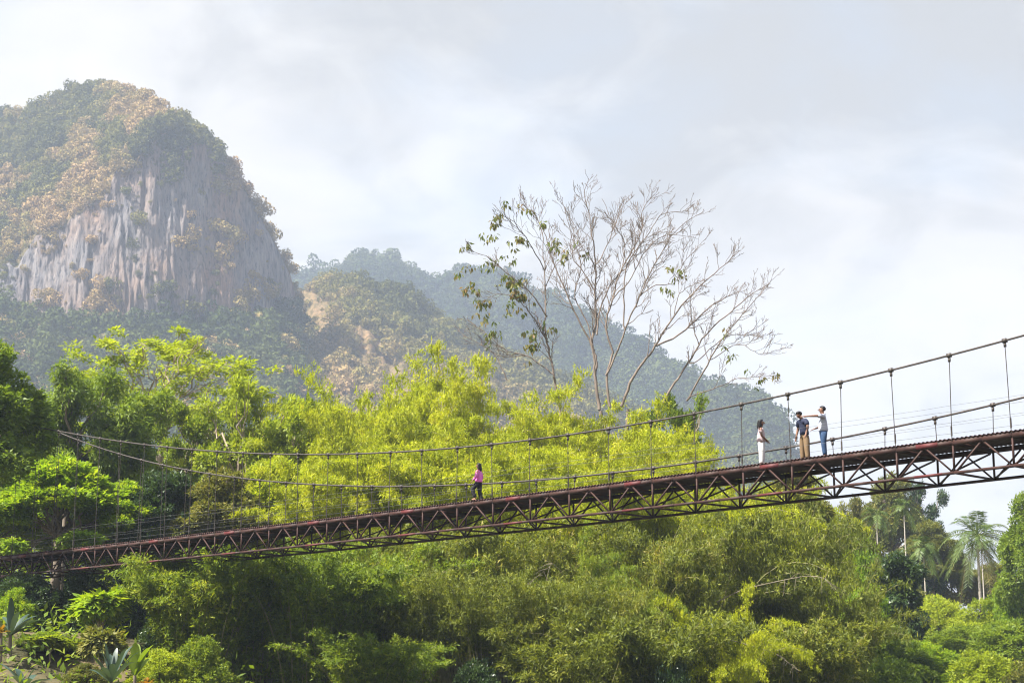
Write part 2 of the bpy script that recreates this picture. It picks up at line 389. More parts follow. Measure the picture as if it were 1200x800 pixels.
# wooded hill right of the cliff, in front of the far ridge
px2 = np.linspace(270, 760, 260)
H2 = tri([270, 320, 345, 370, 400, 430, 470, 500, 540, 580, 640, 700, 760], [352, 346, 344, 338, 331, 333, 346, 362, 388, 412, 440, 470, 500], px2) + 2.5 * fbm(px2 * .05, 1, 1, 3)
def slope_sheet(px_, H_, Yc, m_, name, mat, nr=130, amp=6., zend=10., back=.8):
    zh_ = zof(H_, Yc)
    Yb = Yc - (zh_ - zend) / m_
    ry = np.concatenate([seg(Yb, Yc, nr)[:, :-1], seg(Yc, Yc + (zh_ - 0) / back, 30)], 1)
    rz = np.concatenate([seg(np.full_like(zh_, zend), zh_, nr)[:, :-1], seg(zh_, zh_ * 0 + 2., 30)], 1)
    P = px_[:, None] + 0 * ry
    hgt = sstep(0, .12, (rz - zend) / (zh_[:, None] - zend + 1)) * (1 - .75 * sstep(.86, 1, (rz - zend) / (zh_[:, None] - zend + 1)))
    ry = ry + hgt * amp * (3.2 * fbm(P * .022, rz * .008, len(name) * 3, 4))
    return sheet(px_, ry, rz, name, mat)
H2X, H2Y, H2Z = slope_sheet(px2, H2, np.full_like(px2, 1150.), .62, 'wooded_hill', M['mountain'], amp=6)
# far ridge
px3 = np.linspace(230, 965, 340)
H3 = tri([230, 300, 365, 400, 420, 440, 460, 478, 490, 499, 505, 520, 545, 575, 600, 640, 680, 720, 760, 800, 840, 870, 890, 905, 915, 925, 935, 950, 965],
         [365, 345, 328, 315, 309, 307, 308, 312, 321, 333, 334, 328, 322, 324, 333, 352, 372, 396, 421, 444, 462, 472, 482, 496, 512, 535, 565, 640, 700], px3) + 1.5 * fbm(px3 * .06, 3, 1, 3)
Y3 = tri([230, 600, 965], [1950, 1850, 1350], px3)
H3X, H3Y, H3Z = slope_sheet(px3, H3, Y3, .6, 'far_hill', M['slope'], amp=9)

def hill_leafmat(name, stops):
    m, nt, out = newmat(name); L = nt.links.new
    a = nd(nt, 'ShaderNodeAttribute', attribute_name='tone', attribute_type='INSTANCER')
    r = nd(nt, 'ShaderNodeAttribute', attribute_name='rnd')
    k = nd(nt, 'ShaderNodeMath', operation='MULTIPLY_ADD'); L(r.outputs['Fac'], k.inputs[0]); k.inputs[1].default_value = .26; L(a.outputs['Fac'], k.inputs[2])
    s = nd(nt, 'ShaderNodeMath', operation='SUBTRACT'); L(k.outputs[0], s.inputs[0]); s.inputs[1].default_value = .13
    c = ramp(nt, s.outputs[0], stops)
    p = nd(nt, 'ShaderNodeBsdfDiffuse'); L(c, p.inputs[0])
    t = nd(nt, 'ShaderNodeBsdfTranslucent'); L(c, t.inputs[0])
    x = nd(nt, 'ShaderNodeMixShader'); x.inputs[0].default_value = .25
    L(p.outputs[0], x.inputs[1]); L(t.outputs[0], x.inputs[2]); L(x.outputs[0], out.inputs[0])
    return m
SCRUB = [(0, (.045, .055, .020)), (.3, (.10, .105, .030)), (.5, (.165, .155, .042)), (.68, (.23, .19, .07)), (.85, (.30, .22, .09)), (1, (.36, .25, .13))]
FOREST = [(0, (.028, .045, .018)), (.45, (.065, .085, .026)), (.75, (.10, .12, .04)), (1, (.22, .18, .09))]

def scrub_kind(mat, seed):
    """five small crowns of many leaves, kept in a collection the hillsides draw from"""
    c = bpy.data.collections.new('scrub_crowns')
    for s_ in range(5):
        g = np.random.default_rng(seed + s_); b = MB(); n = 420
        lob = g.normal(size=(6, 3)) * np.array([.42, .42, .30]); lr = .42 + .25 * g.random(6)
        k = g.integers(0, 6, n); d = g.normal(size=(n, 3)); d[:, 2] += .25; d /= np.linalg.norm(d, axis=1)[:, None]
        C = lob[k] + d * (lr[k] * (.75 + .3 * g.random(n)))[:, None] + np.array([0, 0, .55])
        ax_ = d * .5 + g.normal(size=d.shape) * .8
        l = .17 + .16 * g.random(n)
        b.leaves(C - ax_ / np.linalg.norm(ax_, axis=1)[:, None] * l[:, None] * .5, ax_, d + g.normal(size=d.shape) * .35, l, l * .8, np.clip(.5 + .2 * g.normal(size=6)[k] + .2 * g.normal(size=n), 0, 1), .1)
        o = b.build('scrub_crown', mat); COL.objects.unlink(o); c.objects.link(o)
    return c

def bush_scatter(X, Y, Z, rows, n, size, name, crowns, dens=None, rlo=0., rhi=1., seed=1, lift=0., tones=None, big=1.9):
    """scrub and trees over a hillside, too many to count: one object that draws its crowns with geometry nodes"""
    g = np.random.default_rng(seed)
    nc = X.shape[0]
    ci = g.random(n) * (nc - 1.001); ri = rows[0] + g.random(n) * (rows[1] - rows[0] - 1.001)
    c0, r0 = ci.astype(int), ri.astype(int)
    if dens is not None:
        k = g.random(n) < dens[c0, r0]; ci, ri, c0, r0 = ci[k], ri[k], c0[k], r0[k]; n = len(ci)
    fc, fr = ci - c0, ri - r0
    def il(A): return (A[c0, r0] * (1 - fc) * (1 - fr) + A[c0 + 1, r0] * fc * (1 - fr) + A[c0, r0 + 1] * (1 - fc) * fr + A[c0 + 1, r0 + 1] * fc * fr)
    P = np.stack([il(X), il(Y), il(Z)], 1)
    sz = size * (.38 + g.random(n) ** 4 * big)
    tone = np.clip(.5 + .45 * vn(P[:, 0] * .012, P[:, 1] * .012, P[:, 2] * .012) + .25 * vn(P[:, 0] * .05, P[:, 1] * .05, P[:, 2] * .05) + .35 * (g.random(n) - .5), 0, 1)
    tone = rlo + (rhi - rlo) * tone
    if tones is not None: tone = np.clip(tone * .75 + tones[c0, r0], 0, 1)
    P[:, 2] += sz * lift
    me = bpy.data.meshes.new(name); me.vertices.add(n); me.vertices.foreach_set('co', P.astype(np.float32).ravel())
    sc = np.stack([sz, sz, sz * (.75 + .5 * g.random(n))], 1); ro = np.stack([g.normal(size=n) * .15, g.normal(size=n) * .15, g.random(n) * 6.283], 1)
    for nm, ty, va in (('size', 'FLOAT_VECTOR', sc), ('turn', 'FLOAT_VECTOR', ro)):
        me.attributes.new(nm, ty, 'POINT').data.foreach_set('vector', va.astype(np.float32).ravel())
    me.attributes.new('tone', 'FLOAT', 'POINT').data.foreach_set('value', tone.astype(np.float32))
    o = bpy.data.objects.new(name, me); COL.objects.link(o)
    t = bpy.data.node_groups.new(name, 'GeometryNodeTree')
    t.interface.new_socket('Geometry', in_out='INPUT', socket_type='NodeSocketGeometry'); t.interface.new_socket('Geometry', in_out='OUTPUT', socket_type='NodeSocketGeometry')
    gi, go = t.nodes.new('NodeGroupInput'), t.nodes.new('NodeGroupOutput')
    ip = t.nodes.new('GeometryNodeInstanceOnPoints'); cinfo = t.nodes.new('GeometryNodeCollectionInfo')
    cinfo.inputs['Collection'].default_value = crowns; cinfo.inputs['Separate Children'].default_value = True; cinfo.inputs['Reset Children'].default_value = True
    L = t.links.new
    L(gi.outputs[0], ip.inputs['Points']); L(cinfo.outputs[0], ip.inputs['Instance']); ip.inputs['Pick Instance'].default_value = True
    rv = t.nodes.new('FunctionNodeRandomValue'); rv.data_type = 'INT'
    for s_ in rv.inputs:
        if s_.enabled and s_.name == 'Min': s_.default_value = 0
        if s_.enabled and s_.name == 'Max': s_.default_value = 4
    L([s_ for s_ in rv.outputs if s_.enabled][0], ip.inputs['Instance Index'])
    for nm, ty, k in (('size', 'FLOAT_VECTOR', 'Scale'), ('turn', 'FLOAT_VECTOR', 'Rotation')):
        na = t.nodes.new('GeometryNodeInputNamedAttribute'); na.data_type = ty; na.inputs['Name'].default_value = nm
        L([s_ for s_ in na.outputs if s_.enabled][0], ip.inputs[k])
    L(ip.outputs[0], go.inputs[0])
    md = o.modifiers.new('scatter', 'NODES'); md.node_group = t
    return tag(o, kind='stuff')
scrub_c = scrub_kind(hill_leafmat('dry_scrub_leaf', SCRUB), 100); forest_c = scrub_kind(hill_leafmat('hill_tree_leaf', FOREST), 200)

dens = np.clip(1 - 1.5 * mcl, 0, 1) * .97 + .02
dens[:, 69:219] += (.28 * (vn(PX * .035, rZ * .05, 2) > .5))[:, 69:219]
dens[:, 60:72] = .9
tan_gap = np.clip(.50 + .7 * vn(PX * .02, rZ * .022, 31) + .75 * vn(PX * .06, rZ * .07, 11), .08, 1)
stp = np.sqrt(np.diff(rY, axis=1) ** 2 + np.diff(rZ, axis=1) ** 2); stp = np.concatenate([stp, stp[:, -1:]], 1)
dens = dens * np.clip(stp / 1.1, .04, 1)
bush_scatter(MX, MY, MZ, (0, 345), 75000, 2.8, 'mountain_scrub', scrub_c, dens * np.clip(tan_gap, .5, 1), .0, .75, 5, tones=.55 * (1 - sstep(.25, .8, tan_gap)))
bush_scatter(MX, MY, MZ, (0, 74), 14000, 3.9, 'foothill_forest', forest_c, None, 0, .8, 6)
PY2 = 400 - F * np.tan(np.arctan((H2Z - EYE) / H2Y) - PIT)
band = np.abs((px2[:, None] - 345) * .70 - (PY2 - 335) * .72) / (1.0 + .012 * np.maximum(PY2 - 335, 0))
dens2 = np.clip(.9 + .9 * vn(px2[:, None] * .03, H2Z * .02, 3), .3, 1) * np.clip((band - 4) / 22, .16, 1)
bush_scatter(H2X, H2Y, H2Z, (10, 140), 24000, 3.6, 'hillside_forest', scrub_c, dens2, 0, .85, 7, tones=.45 * (1 - sstep(10, 55, band)))
bush_scatter(H3X, H3Y, H3Z, (10, 140), 22000, 5.6, 'ridge_forest', forest_c, None, 0, .85, 8)

# ------------------------------------------------------------------ haze
m, nt_, o_ = newmat('haze')
v = nd(nt_, 'ShaderNodeVolumePrincipled'); v.inputs['Color'].default_value = (.68, .79, 1.0, 1); v.inputs['Density'].default_value = .00021
v.inputs['Anisotropy'].default_value = .25
nt_.links.new(v.outputs[0], o_.inputs['Volume'])
b = MB(); x0, x1, y0, y1, zlo, zhi = -1700, 1700, -200, 2900, -6, 480
b.add([(x, y, z) for z in (zlo, zhi) for x, y in ((x0, y0), (x1, y0), (x1, y1), (x0, y1))],
      [(3, 2, 1, 0), (4, 5, 6, 7), (0, 1, 5, 4), (1, 2, 6, 5), (2, 3, 7, 6), (3, 0, 4, 7)])
tag(b.build('haze', m), kind='stuff')

# ------------------------------------------------------------------ footbridge
BX, BY, BPH, WID, TH = 12.7426, 53.7401, .7829, 2.374, 1.005
CB, SB = math.cos(BPH), math.sin(BPH)
def bz(s): return EYE + 7.7317 - .0138 * s + .000136 * s * s
def bp(s, lat=0., h=0.):
    return np.array([BX - CB * s + lat * SB, BY + SB * s + lat * CB, bz(s) + h])
BD = np.array([-CB, SB, 0]); BN = np.array([SB, CB, 0])
def s_of(px_, lat):
    """where along the bridge a photo column meets the truss plane"""
    lo, hi = -25., 80.
    for _ in range(50):
        md = (lo + hi) / 2; q = bp(md, lat)
        p_ = 600 + F * q[0] / (q[1] * CP + (q[2] - EYE) * SP)
        if p_ > px_: lo = md
        else: hi = md
    return (lo + hi) / 2
near_c = [(1197, 396), (1117, 417), (1048, 434), (987, 448), (926, 463), (872, 473.5), (817, 484.5), (766, 494.5), (714, 503), (667, 509.5), (622, 515.5), (579, 519.5), (537, 524), (496, 527.5), (455, 530.5), (382, 533), (315, 532), (253, 529), (180, 522), (114, 514), (67, 506)]
far_c = [(1200, 465), (1167, 473), (1103, 490), (1039, 503), (978, 514.5), (926, 523), (886, 529), (816, 540), (765, 547.5), (717, 553), (672, 559.5), (600, 566), (540, 569), (470, 569.5), (398, 568), (330, 563.7), (242, 554.6), (180, 544), (137, 533.6), (91, 517), (49.5, 502)]
def cable_fit(pts, lat):
    ss = np.array([s_of(x, lat) for x, y in pts]); zs = np.array([zof(y, bp(s, lat)[1]) - bp(s, lat)[2] for s, (x, y) in zip(ss, pts)])
    return np.polyfit(ss, zs, 4), ss.min(), ss.max()
fits = [cable_fit(near_c, 0), cable_fit(far_c, WID)]
S0, S1 = -17, 63
def cz(k, s):
    f, a, b_ = fits[k]
    s = np.asarray(s, float)
    y = np.polyval(f, np.clip(s, a, b_)); d = np.polyder(f)
    return y + np.where(s > b_, np.polyval(d, b_) * (s - b_), 0) + np.where(s < a, np.polyval(d, a) * (s - a), 0)

bo = bp(20, WID / 2, -TH); bo[2] = terrain(bo[0], bo[1])
br = thing('suspension_footbridge', bo, 'long rusty maroon truss footbridge hung from cables across the valley', 'footbridge')
def bb_(mb, name, mat, parent=br, smooth=False, label=None):
    o = mb.build(name, mat, parent, bo, smooth)
    if label: o['label'] = label
    return o
lats = (0., WID)
ss = np.arange(S0, S1 + .1, 1.)
top_ch = []
for k, lat in enumerate(lats):
    for h, nm, hh in ((-.085, 'top_chord', .16), (-TH, 'bottom_chord', .085)):
        b = MB()
        for a, c in zip(ss[:-1], ss[1:]):
            b.bar(bp(a, lat, h), bp(c, lat, h), .075, hh)
        ch = bb_(b, nm, M['paint'])
        for q in range(-2, 11):
            s = 6. * q - .1
            if S0 < s < S1 and k == 0 or (k == 1 and q % 2 == 0 and S0 < s < S1):
                b = MB()
                off = -.045 if k == 0 else .045
                ln = .38 if nm == 'top_chord' else .5
                b.bar(bp(s - ln, lat + off, h), bp(s + ln, lat + off, h), .012, hh * .92)
                p_ = b.build('splice_plate', M['splice'], ch, bo)
                if k == 0: p_['label'] = 'red primed splice plate on the maroon chord'
nodes = np.arange(S0, S1 + .1, 2.)
for k, lat in enumerate(lats):
    for s in nodes:
        b = MB(); b.bar(bp(s, lat, -.165), bp(s, lat, -TH + .043), .055, .052, BD); bb_(b, 'post', M['paint'])
    for s in nodes[:-1]:
        b = MB()
        off = .004
        for e, dd in ((s + .06, -.05), (s + 1.94, .05)):
            b.bar(bp(s + 1 + dd, lat + off, -.165), bp(e, lat + off, -TH + .03), .048, .048, BD)
        bb_(b, 'truss_brace', M['paint'])
for s in nodes:
    b = MB(); b.bar(bp(s, .04, -TH - .002), bp(s, WID - .04, -TH - .002), .06, .06); bb_(b, 'cross_strut', M['paint'])
    b = MB(); b.bar(bp(s + .07, .05, -TH + .04), bp(s + .07, WID - .05, -.19), .05, .05, BD); bb_(b, 'sway_brace', M['paint'])
    b = MB(); b.bar(bp(s, .045, -.10), bp(s, WID - .045, -.10), .07, .12); bb_(b, 'floor_beam', M['paint'])
for s in nodes[:-1]:
    b = MB(); b.bar(bp(s + .1, .06, -TH + .06), bp(s + 1.9, WID - .06, -TH + .06), .045, .045); bb_(b, 'wind_brace', M['paint'])
# corrugated deck sheet: top and bottom skins
b = MB(); pit = .15; st = []
for q in np.arange(S0, S1, pit):
    st += [(q, .02), (q + .035, .054), (q + .075, .054), (q + .11, .02)]
st = np.array(st)
la = [-.07, WID + .07]
v = []
for dz in (0., -.006):
    for l_ in la:
        v.append(np.stack([bp(s, l_, h + dz) for s, h in st]))
n = len(st); v = np.concatenate(v)
i = np.arange(n - 1)
q = np.concatenate([np.stack([i, i + 1, i + n + 1, i + n], 1), np.stack([2 * n + i, 3 * n + i, 3 * n + i + 1, 2 * n + i + 1], 1),
                    np.stack([i, i + 2 * n, i + 2 * n + 1, i + 1], 1), np.stack([i + n, i + n + 1, i + 3 * n + 1, i + 3 * n], 1)])
b.add(v, q)
bb_(b, 'deck_sheet', M['deckpaint'])
for k, lat in enumerate(lats):
    lt = lat + (-.05 if k == 0 else .05)
    s_ = np.arange(S0 - 1, S1 + 1.6, .5)
    b = MB(); b.tube([bp(s, lt, float(cz(k, s))) for s in s_], .034 if k == 0 else .035, 8); cab = bb_(b, 'main_cable', M['cable'], smooth=True)
    for s in nodes:
        zt_ = float(cz(k, s))
        b = MB()
        sw = .05 * math.sin(s * 1.7)
        top_p, bot_p = bp(s + sw, lt, zt_ - .06), bp(s, lt, -.02)
        ln = np.linspace(0, 1, 5)[:, None]
        b.tube(top_p + (bot_p - top_p) * ln, .0135 if zt_ > .5 else .017, 6); hg = bb_(b, 'hanger', M['cable'])
        b = MB(); b.bar(bp(s + sw - .07, lt, float(cz(k, s + sw - .07))), bp(s + sw + .07, lt, float(cz(k, s + sw + .07))), .10, .12)
        b.bar(bp(s + sw, lt, zt_ - .07), bp(s + sw * .9, lt, zt_ - .2), .05, .07, BD)
        b.build('cable_clamp', M['cable'], hg, bo)
        if zt_ > 1:
            b = MB(); b.tube([bp(s, lt, .12), bp(s, lt, .42)], .028, 6); b.build('turnbuckle', M['cable'], hg, bo)
for lat, hs in ((-.05, (.45, 1.05)), (WID + .05, (.32, .64, .98, 1.35))):
    for h in hs:
        b = MB(); s_ = np.arange(S0, S1 + .1, .5)
        b.tube([bp(s, lat, h - .010 * math.sin(s * 1.5708 + 1.5708) ** 2 + .012 * math.sin(s * .55 + h * 9)) for s in s_], .005 if lat > 0 else .004, 4)
        bb_(b, 'rail_wire', M['wire'])
for s in (S0 - 1, S1 + 1.5):
    for k, lat in enumerate(lats):
        lt = lat + (-.05 if k == 0 else .05); q_ = bp(s, lt)
        b = MB(); b.bar((q_[0], q_[1], terrain(q_[0], q_[1]) - .3), bp(s, lt, float(cz(k, s)) + .15), .3, .3, BD); bb_(b, 'tower_post', M['paint'])
    b = MB(); hh = float(min(cz(0, s), cz(1, s))) * .8
    b.bar(bp(s, .1, hh), bp(s, WID - .1, hh), .2, .25); bb_(b, 'tower_beam', M['paint'])
# ------------------------------------------------------------------ people
def plain(name, col, rough=.75, c2=None, scale=14., stretch=(1, 1, 1), spec=.25):
    return surfmat(name, tuple(c * .82 for c in col), c2 or col, scale, rough, .15, stretch, spec=spec, bdist=.01)
M['skin'] = plain('skin', (.21, .11, .07), .5)
M['hair'] = plain('black_hair', (.012, .010, .010), .45, scale=40, stretch=(1, 1, .1))
M['whitetop'] = plain('pale_pink_cloth', (.52, .41, .43))
M['white'] = plain('white_cloth', (.58, .58, .58))
M['navy'] = plain('navy_cloth', (.022, .028, .06))
M['print'] = plain('faded_print', (.30, .33, .42), scale=30)
M['khaki'] = plain('khaki_cloth', (.20, .135, .075))
M['stripe'] = plain('grey_blue_shirt', (.34, .38, .48), c2=(.52, .54, .60), scale=16, stretch=(.2, .2, 3))
M['jeans'] = plain('denim', (.02, .05, .12), c2=(.04, .085, .17))
M['pink'] = plain('bright_pink_cloth', (.85, .20, .62))
M['black'] = plain('black_cloth', (.018, .018, .022))
M['shoe'] = plain('dark_shoe', (.03, .025, .025), .5)
M['sole'] = plain('tan_sandal', (.35, .2, .12), .6)
M['eye'] = plain('eye', (.02, .015, .012), .2)

def skin_mesh(name, V, E_, Rd, mat, parent, root=0, sub=2):
    me = bpy.data.meshes.new(name); me.from_pydata([tuple(v) for v in V], E_, [])
    o = bpy.data.objects.new(name, me); COL.objects.link(o)
    sk_ = o.modifiers.new('skin', 'SKIN'); sk_.use_smooth_shade = True; sk_.branch_smoothing = .3
    for d, r in zip(me.skin_vertices[0].data, Rd):
        d.radius = r if isinstance(r, tuple) else (r, r); d.use_root = False
    me.skin_vertices[0].data[root].use_root = True
    su = o.modifiers.new('sub', 'SUBSURF'); su.levels = sub; su.render_levels = sub
    bpy.context.view_layer.update()
    dg = bpy.context.evaluated_depsgraph_get()
    nm = bpy.data.meshes.new_from_object(o.evaluated_get(dg))
    nm.name = name
    o.modifiers.clear(); o.data = nm
    nm.materials.clear(); nm.materials.append(mat)
    o.parent = parent
    return o

def blob(mb, c, r, n=10, m=7, mn=-1., squash=None):
    u_ = np.linspace(0, 2 * np.pi, n, endpoint=False); v_ = np.linspace(-np.pi / 2 * (1 if mn <= -1 else -mn * 0 + .0 + 1), np.pi / 2, m)
    P = np.stack([np.cos(v_)[:, None] * np.cos(u_), np.cos(v_)[:, None] * np.sin(u_), np.sin(v_)[:, None] + 0 * u_], -1) * np.asarray(r) + np.asarray(c)
    i_ = np.arange(m - 1)[:, None] * n; j_ = np.arange(n)[None]; jn = (j_ + 1) % n
    mb.add(P.reshape(-1, 3), np.stack([i_ + j_, i_ + jn, i_ + n + jn, i_ + n + j_], -1))

def person(label, s, lat, facing, height, pose, clothes, hair):
    """local axes: x forward, y left, z up. pose: joint positions for a 1.72 m figure"""
    base = bp(s, lat, .064)
    root = thing('person', base, label, 'person', None, facing, (height / 1.72 * 1.13, height / 1.72 * 1.13, height / 1.72))
    J = dict(pel=(0, 0, .95), sp=(0, 0, 1.10), ch=(.005, 0, 1.28), cu=(0, 0, 1.40), nk=(.005, 0, 1.47), nt=(.012, 0, 1.53), jaw=(.03, 0, 1.575), hd=(.022, 0, 1.635), cr=(.005, 0, 1.70),
             sl=(0, .17, 1.40), sr=(0, -.17, 1.40), hl=(0, .085, .91), hr=(0, -.085, .91))
    J.update(pose)
    J = {k: np.array(v, float) for k, v in J.items()}
    names, V, E_, Rd = [], [], [], []
    def add(nm, r, to=None):
        names.append(nm); V.append(J[nm]); Rd.append(r)
        if to: E_.append((names.index(to), len(V) - 1))
    fem = clothes.get('fem', False)
    sh = .92 if fem else 1.
    add('pel', (.10, .075)); add('sp', (.095, .07), 'pel'); add('ch', (.11 * sh, .075), 'sp'); add('cu', (.09 * sh, .06), 'ch'); add('nk', .055 * sh, 'cu'); add('nt', .052 * sh, 'nk')
    add('jaw', (.066, .074), 'nt'); add('hd', (.078, .096), 'jaw'); add('cr', (.055, .066), 'hd')
    nose = J['hd'] + J.get('look', np.array([1., 0, 0])) * .105 + np.array([0, 0, -.02])
    for sd in 'lr':
        add('s' + sd, .050 * sh, 'cu'); add('e' + sd, .042 * sh, 's' + sd); add('w' + sd, .027, 'e' + sd)
        a = unit(J['w' + sd] - J['e' + sd]); sdv = unit(np.cross(a, np.array([1., .2, .1]))); 
        J['p' + sd] = J['w' + sd] + a * .075; add('p' + sd, (.036, .018), 'w' + sd)
        nrm = np.cross(a, sdv)
        for fi, (off, ln) in enumerate(((-.027, .062), (-.009, .074), (.009, .070), (.027, .055))):
            k1, k2 = f'f{sd}{fi}a', f'f{sd}{fi}b'
            J[k1] = J['p' + sd] + a * (.02 + ln * .5) + sdv * off + nrm * .006
            J[k2] = J['p' + sd] + a * (.015 + ln) + sdv * off * .9 + nrm * .022
            add(k1, .0085, 'p' + sd); add(k2, .007, k1)
        J['t1' + sd] = J['w' + sd] + a * .055 + sdv * -.042 + nrm * .012; J['t2' + sd] = J['t1' + sd] + a * .035 + sdv * -.008 + nrm * .012
        add('t1' + sd, .010, 'w' + sd); add('t2' + sd, .008, 't1' + sd)
        add('h' + sd, .052, 'pel'); add('k' + sd, .048, 'h' + sd); add('a' + sd, .036, 'k' + sd)
        J['toe' + sd] = J['a' + sd] + np.array(pose.get('td' + sd, (.15, .02 if sd == 'l' else -.02, -.055))); J['heel' + sd] = J['a' + sd] + np.array([-.03, 0, -.05])
        add('toe' + sd, (.040, .022), 'a' + sd)
    skin_mesh('body', V, E_, Rd, M['skin'], root)
    lk = unit(np.array(J.get('look', np.array([1., 0, 0])), float)); sdv = unit(np.cross(np.array([0, 0, 1.]), lk)); upv = np.cross(lk, sdv)
    hc = J['hd']
    # face: nose, brows, eyes, mouth, ears
    b = MB(); b.tube([hc + lk * .088 + upv * .012, hc + lk * .112 - upv * .022, hc + lk * .092 - upv * .034], [.009, .016, .010], 6)
    for e in (-1, 1): blob(b, hc + sdv * e * .083 - lk * .006 - upv * .008, (.018, .014, .030), 8, 6)
    b.build('face_features', M['skin'], root, smooth=True)
    for e in (-1, 1):
        b = MB(); blob(b, hc + lk * .080 + sdv * e * .032 + upv * .012, (.013, .013, .008), 8, 6); b.build('eye', M['eye'], root, smooth=True)
    b = MB(); b.tube([hc + lk * .082 - upv * .060 - sdv * .024, hc + lk * .092 - upv * .060, hc + lk * .082 - upv * .060 + sdv * .024], [.004, .008, .004], 5); b.build('mouth', plain('lips', (.28, .10, .08)), root, smooth=True)
    # hair
    Rm = np.stack([lk, sdv, upv], 0)
    b = MB()
    n0 = len(b.v)
    blob(b, (0, 0, 0), (.108, .100, .106), 16, 12)
    hv = b.v[-1]
    front = np.clip(hv[:, 0], 0, None)
    hv[:, 2] = np.where(hv[:, 2] < -.01, hv[:, 2] * (1 if hair == 'long' else .75), hv[:, 2])
    hv[:, 0] = np.where((hv[:, 0] > .02) & (hv[:, 2] < .045), .02 + (hv[:, 0] - .02) * .1, hv[:, 0])
    b.v[-1] = hc + (hv + np.array([-.018, 0, .022])) @ Rm
    if hair == 'long':
        for s_, r_ in ((0, .085), (1, .05), (-1, .05)):
            b.tube([hc + lk * o_ + upv * u_ + sdv * s_ * .062 for o_, u_ in ((-.035, .05), (-.05, -.05), (-.058, -.14), (-.06, -.22), (-.062, -.27))], [r_, r_ * 1.05, r_ * 1.1, r_ * .9, r_ * .25], 10)
    b.build('hair', M['hair'], root, smooth=True)
    # clothing
    def cloth(nm, vs, es, rs, mt): return skin_mesh(nm, vs, es, rs, M[mt], root)
    lo = J['pel'] + np.array([0, 0, clothes.get('hem', -.03)])
    vs = [J['sp'], lo, J['ch'], J['cu'] + np.array([0, 0, .005]), J['nk'] - np.array([0, 0, .015])]; es = [(0, 1), (0, 2), (2, 3), (3, 4)]
    rs = [(.155, .130), (.168, .150), (.165 * sh, .130), (.150 * sh, .112), (.085, .080)]
    for sd in 'lr':
        e = J['e' + sd]; q = J['s' + sd]
        if clothes['sleeve'] == 'long':
            vs += [q, e, J['w' + sd] - .02 * unit(J['w' + sd] - e)]; n_ = len(vs); es += [(3, n_ - 3), (n_ - 3, n_ - 2), (n_ - 2, n_ - 1)]; rs += [.090 * sh, .066, .048]
        else:
            vs += [q, q + (e - q) * .72]; n_ = len(vs); es += [(3, n_ - 2), (n_ - 2, n_ - 1)]; rs += [.092 * sh, .074]
    cloth(clothes.get('topname', 'shirt'), vs, es, rs, clothes['top'])
    vs = [J['pel'] + np.array([0, 0, .06]), J['pel']]; es = [(0, 1)]; rs = [(.150, .125), (.155, .13)]
    wd = clothes.get('wide', 1.)
    for sd in 'lr':
        a = J['a' + sd]; k_ = J['k' + sd]
        vs += [J['h' + sd], k_, a + (k_ - a) * .08]; n_ = len(vs); es += [(1, n_ - 3), (n_ - 3, n_ - 2), (n_ - 2, n_ - 1)]; rs += [.115, .080 * wd, .064 * wd]
    cloth('trousers', vs, es, rs, clothes['legs'])
    for sd in 'lr':
        a, t_ = J['a' + sd], J['toe' + sd]
        skin_mesh('shoe', [a + np.array([-.03, 0, -.045]), a * .4 + t_ * .6 + np.array([0, 0, -.01]), t_], [(0, 1), (1, 2)], [(.044, .04), (.05, .034), (.042, .024)], M[clothes['shoes']], root)
    return root, J

along = math.atan2(SB, -CB)              # heading of a walker going left along the deck
# woman in white, facing right with hands clasped in front
s_w = s_of(893, .9)
person('woman with shoulder length black hair, pale pink top, white trousers, hands clasped', s_w, .9, along + 3.75, 1.62, dict(
    el=(.02, .22, 1.13), er=(.02, -.22, 1.13), wl=(.17, .05, .98), wr=(.19, -.04, .97), kl=(.02, .085, .50), kr=(.01, -.085, .50), al=(-.01, .09, .075), ar=(-.01, -.09, .075)),
    dict(fem=True, top='whitetop', sleeve='short', legs='white', wide=1.32, shoes='sole', topname='top', hem=-.02), 'long')
# man in navy shirt looking down
s_n = s_of(944, .95)
person('man in navy shirt and khaki trousers looking down over the edge of the deck', s_n, .95, along + 1.3, 1.70, dict(
    sp=(.01, 0, 1.10), ch=(.04, 0, 1.28), cu=(.07, 0, 1.40), nk=(.095, 0, 1.46), nt=(.125, 0, 1.51), jaw=(.18, 0, 1.535), hd=(.19, 0, 1.595), cr=(.19, 0, 1.665), look=(.80, .1, -.55), sl=(.07, .17, 1.395), sr=(.07, -.17, 1.395),
    el=(.08, .27, 1.14), er=(.04, -.26, 1.13), wl=(.20, .30, .90), wr=(.12, -.25, .88), kl=(.02, .11, .50), kr=(.0, -.12, .50), al=(.0, .13, .075), ar=(-.02, -.14, .075)),
    dict(top='navy', sleeve='short', legs='khaki', wide=1.15, shoes='shoe', hem=-.05), 'short')
# man in grey shirt, arm stretched out to the left
s_g = s_of(966, .75)
person('man in grey blue shirt and jeans stretching his arm towards his companion', s_g, .75, along + .8, 1.72, dict(
    el=(.28, .25, 1.38), wl=(.54, .24, 1.37), er=(.0, -.25, 1.12), wr=(.22, -.17, 1.02), kl=(.02, .085, .50), kr=(-.02, -.085, .50), al=(-.01, .09, .075), ar=(-.05, -.09, .075)),
    dict(top='stripe', sleeve='short', legs='jeans', wide=1.05, shoes='shoe', hem=-.06), 'short')
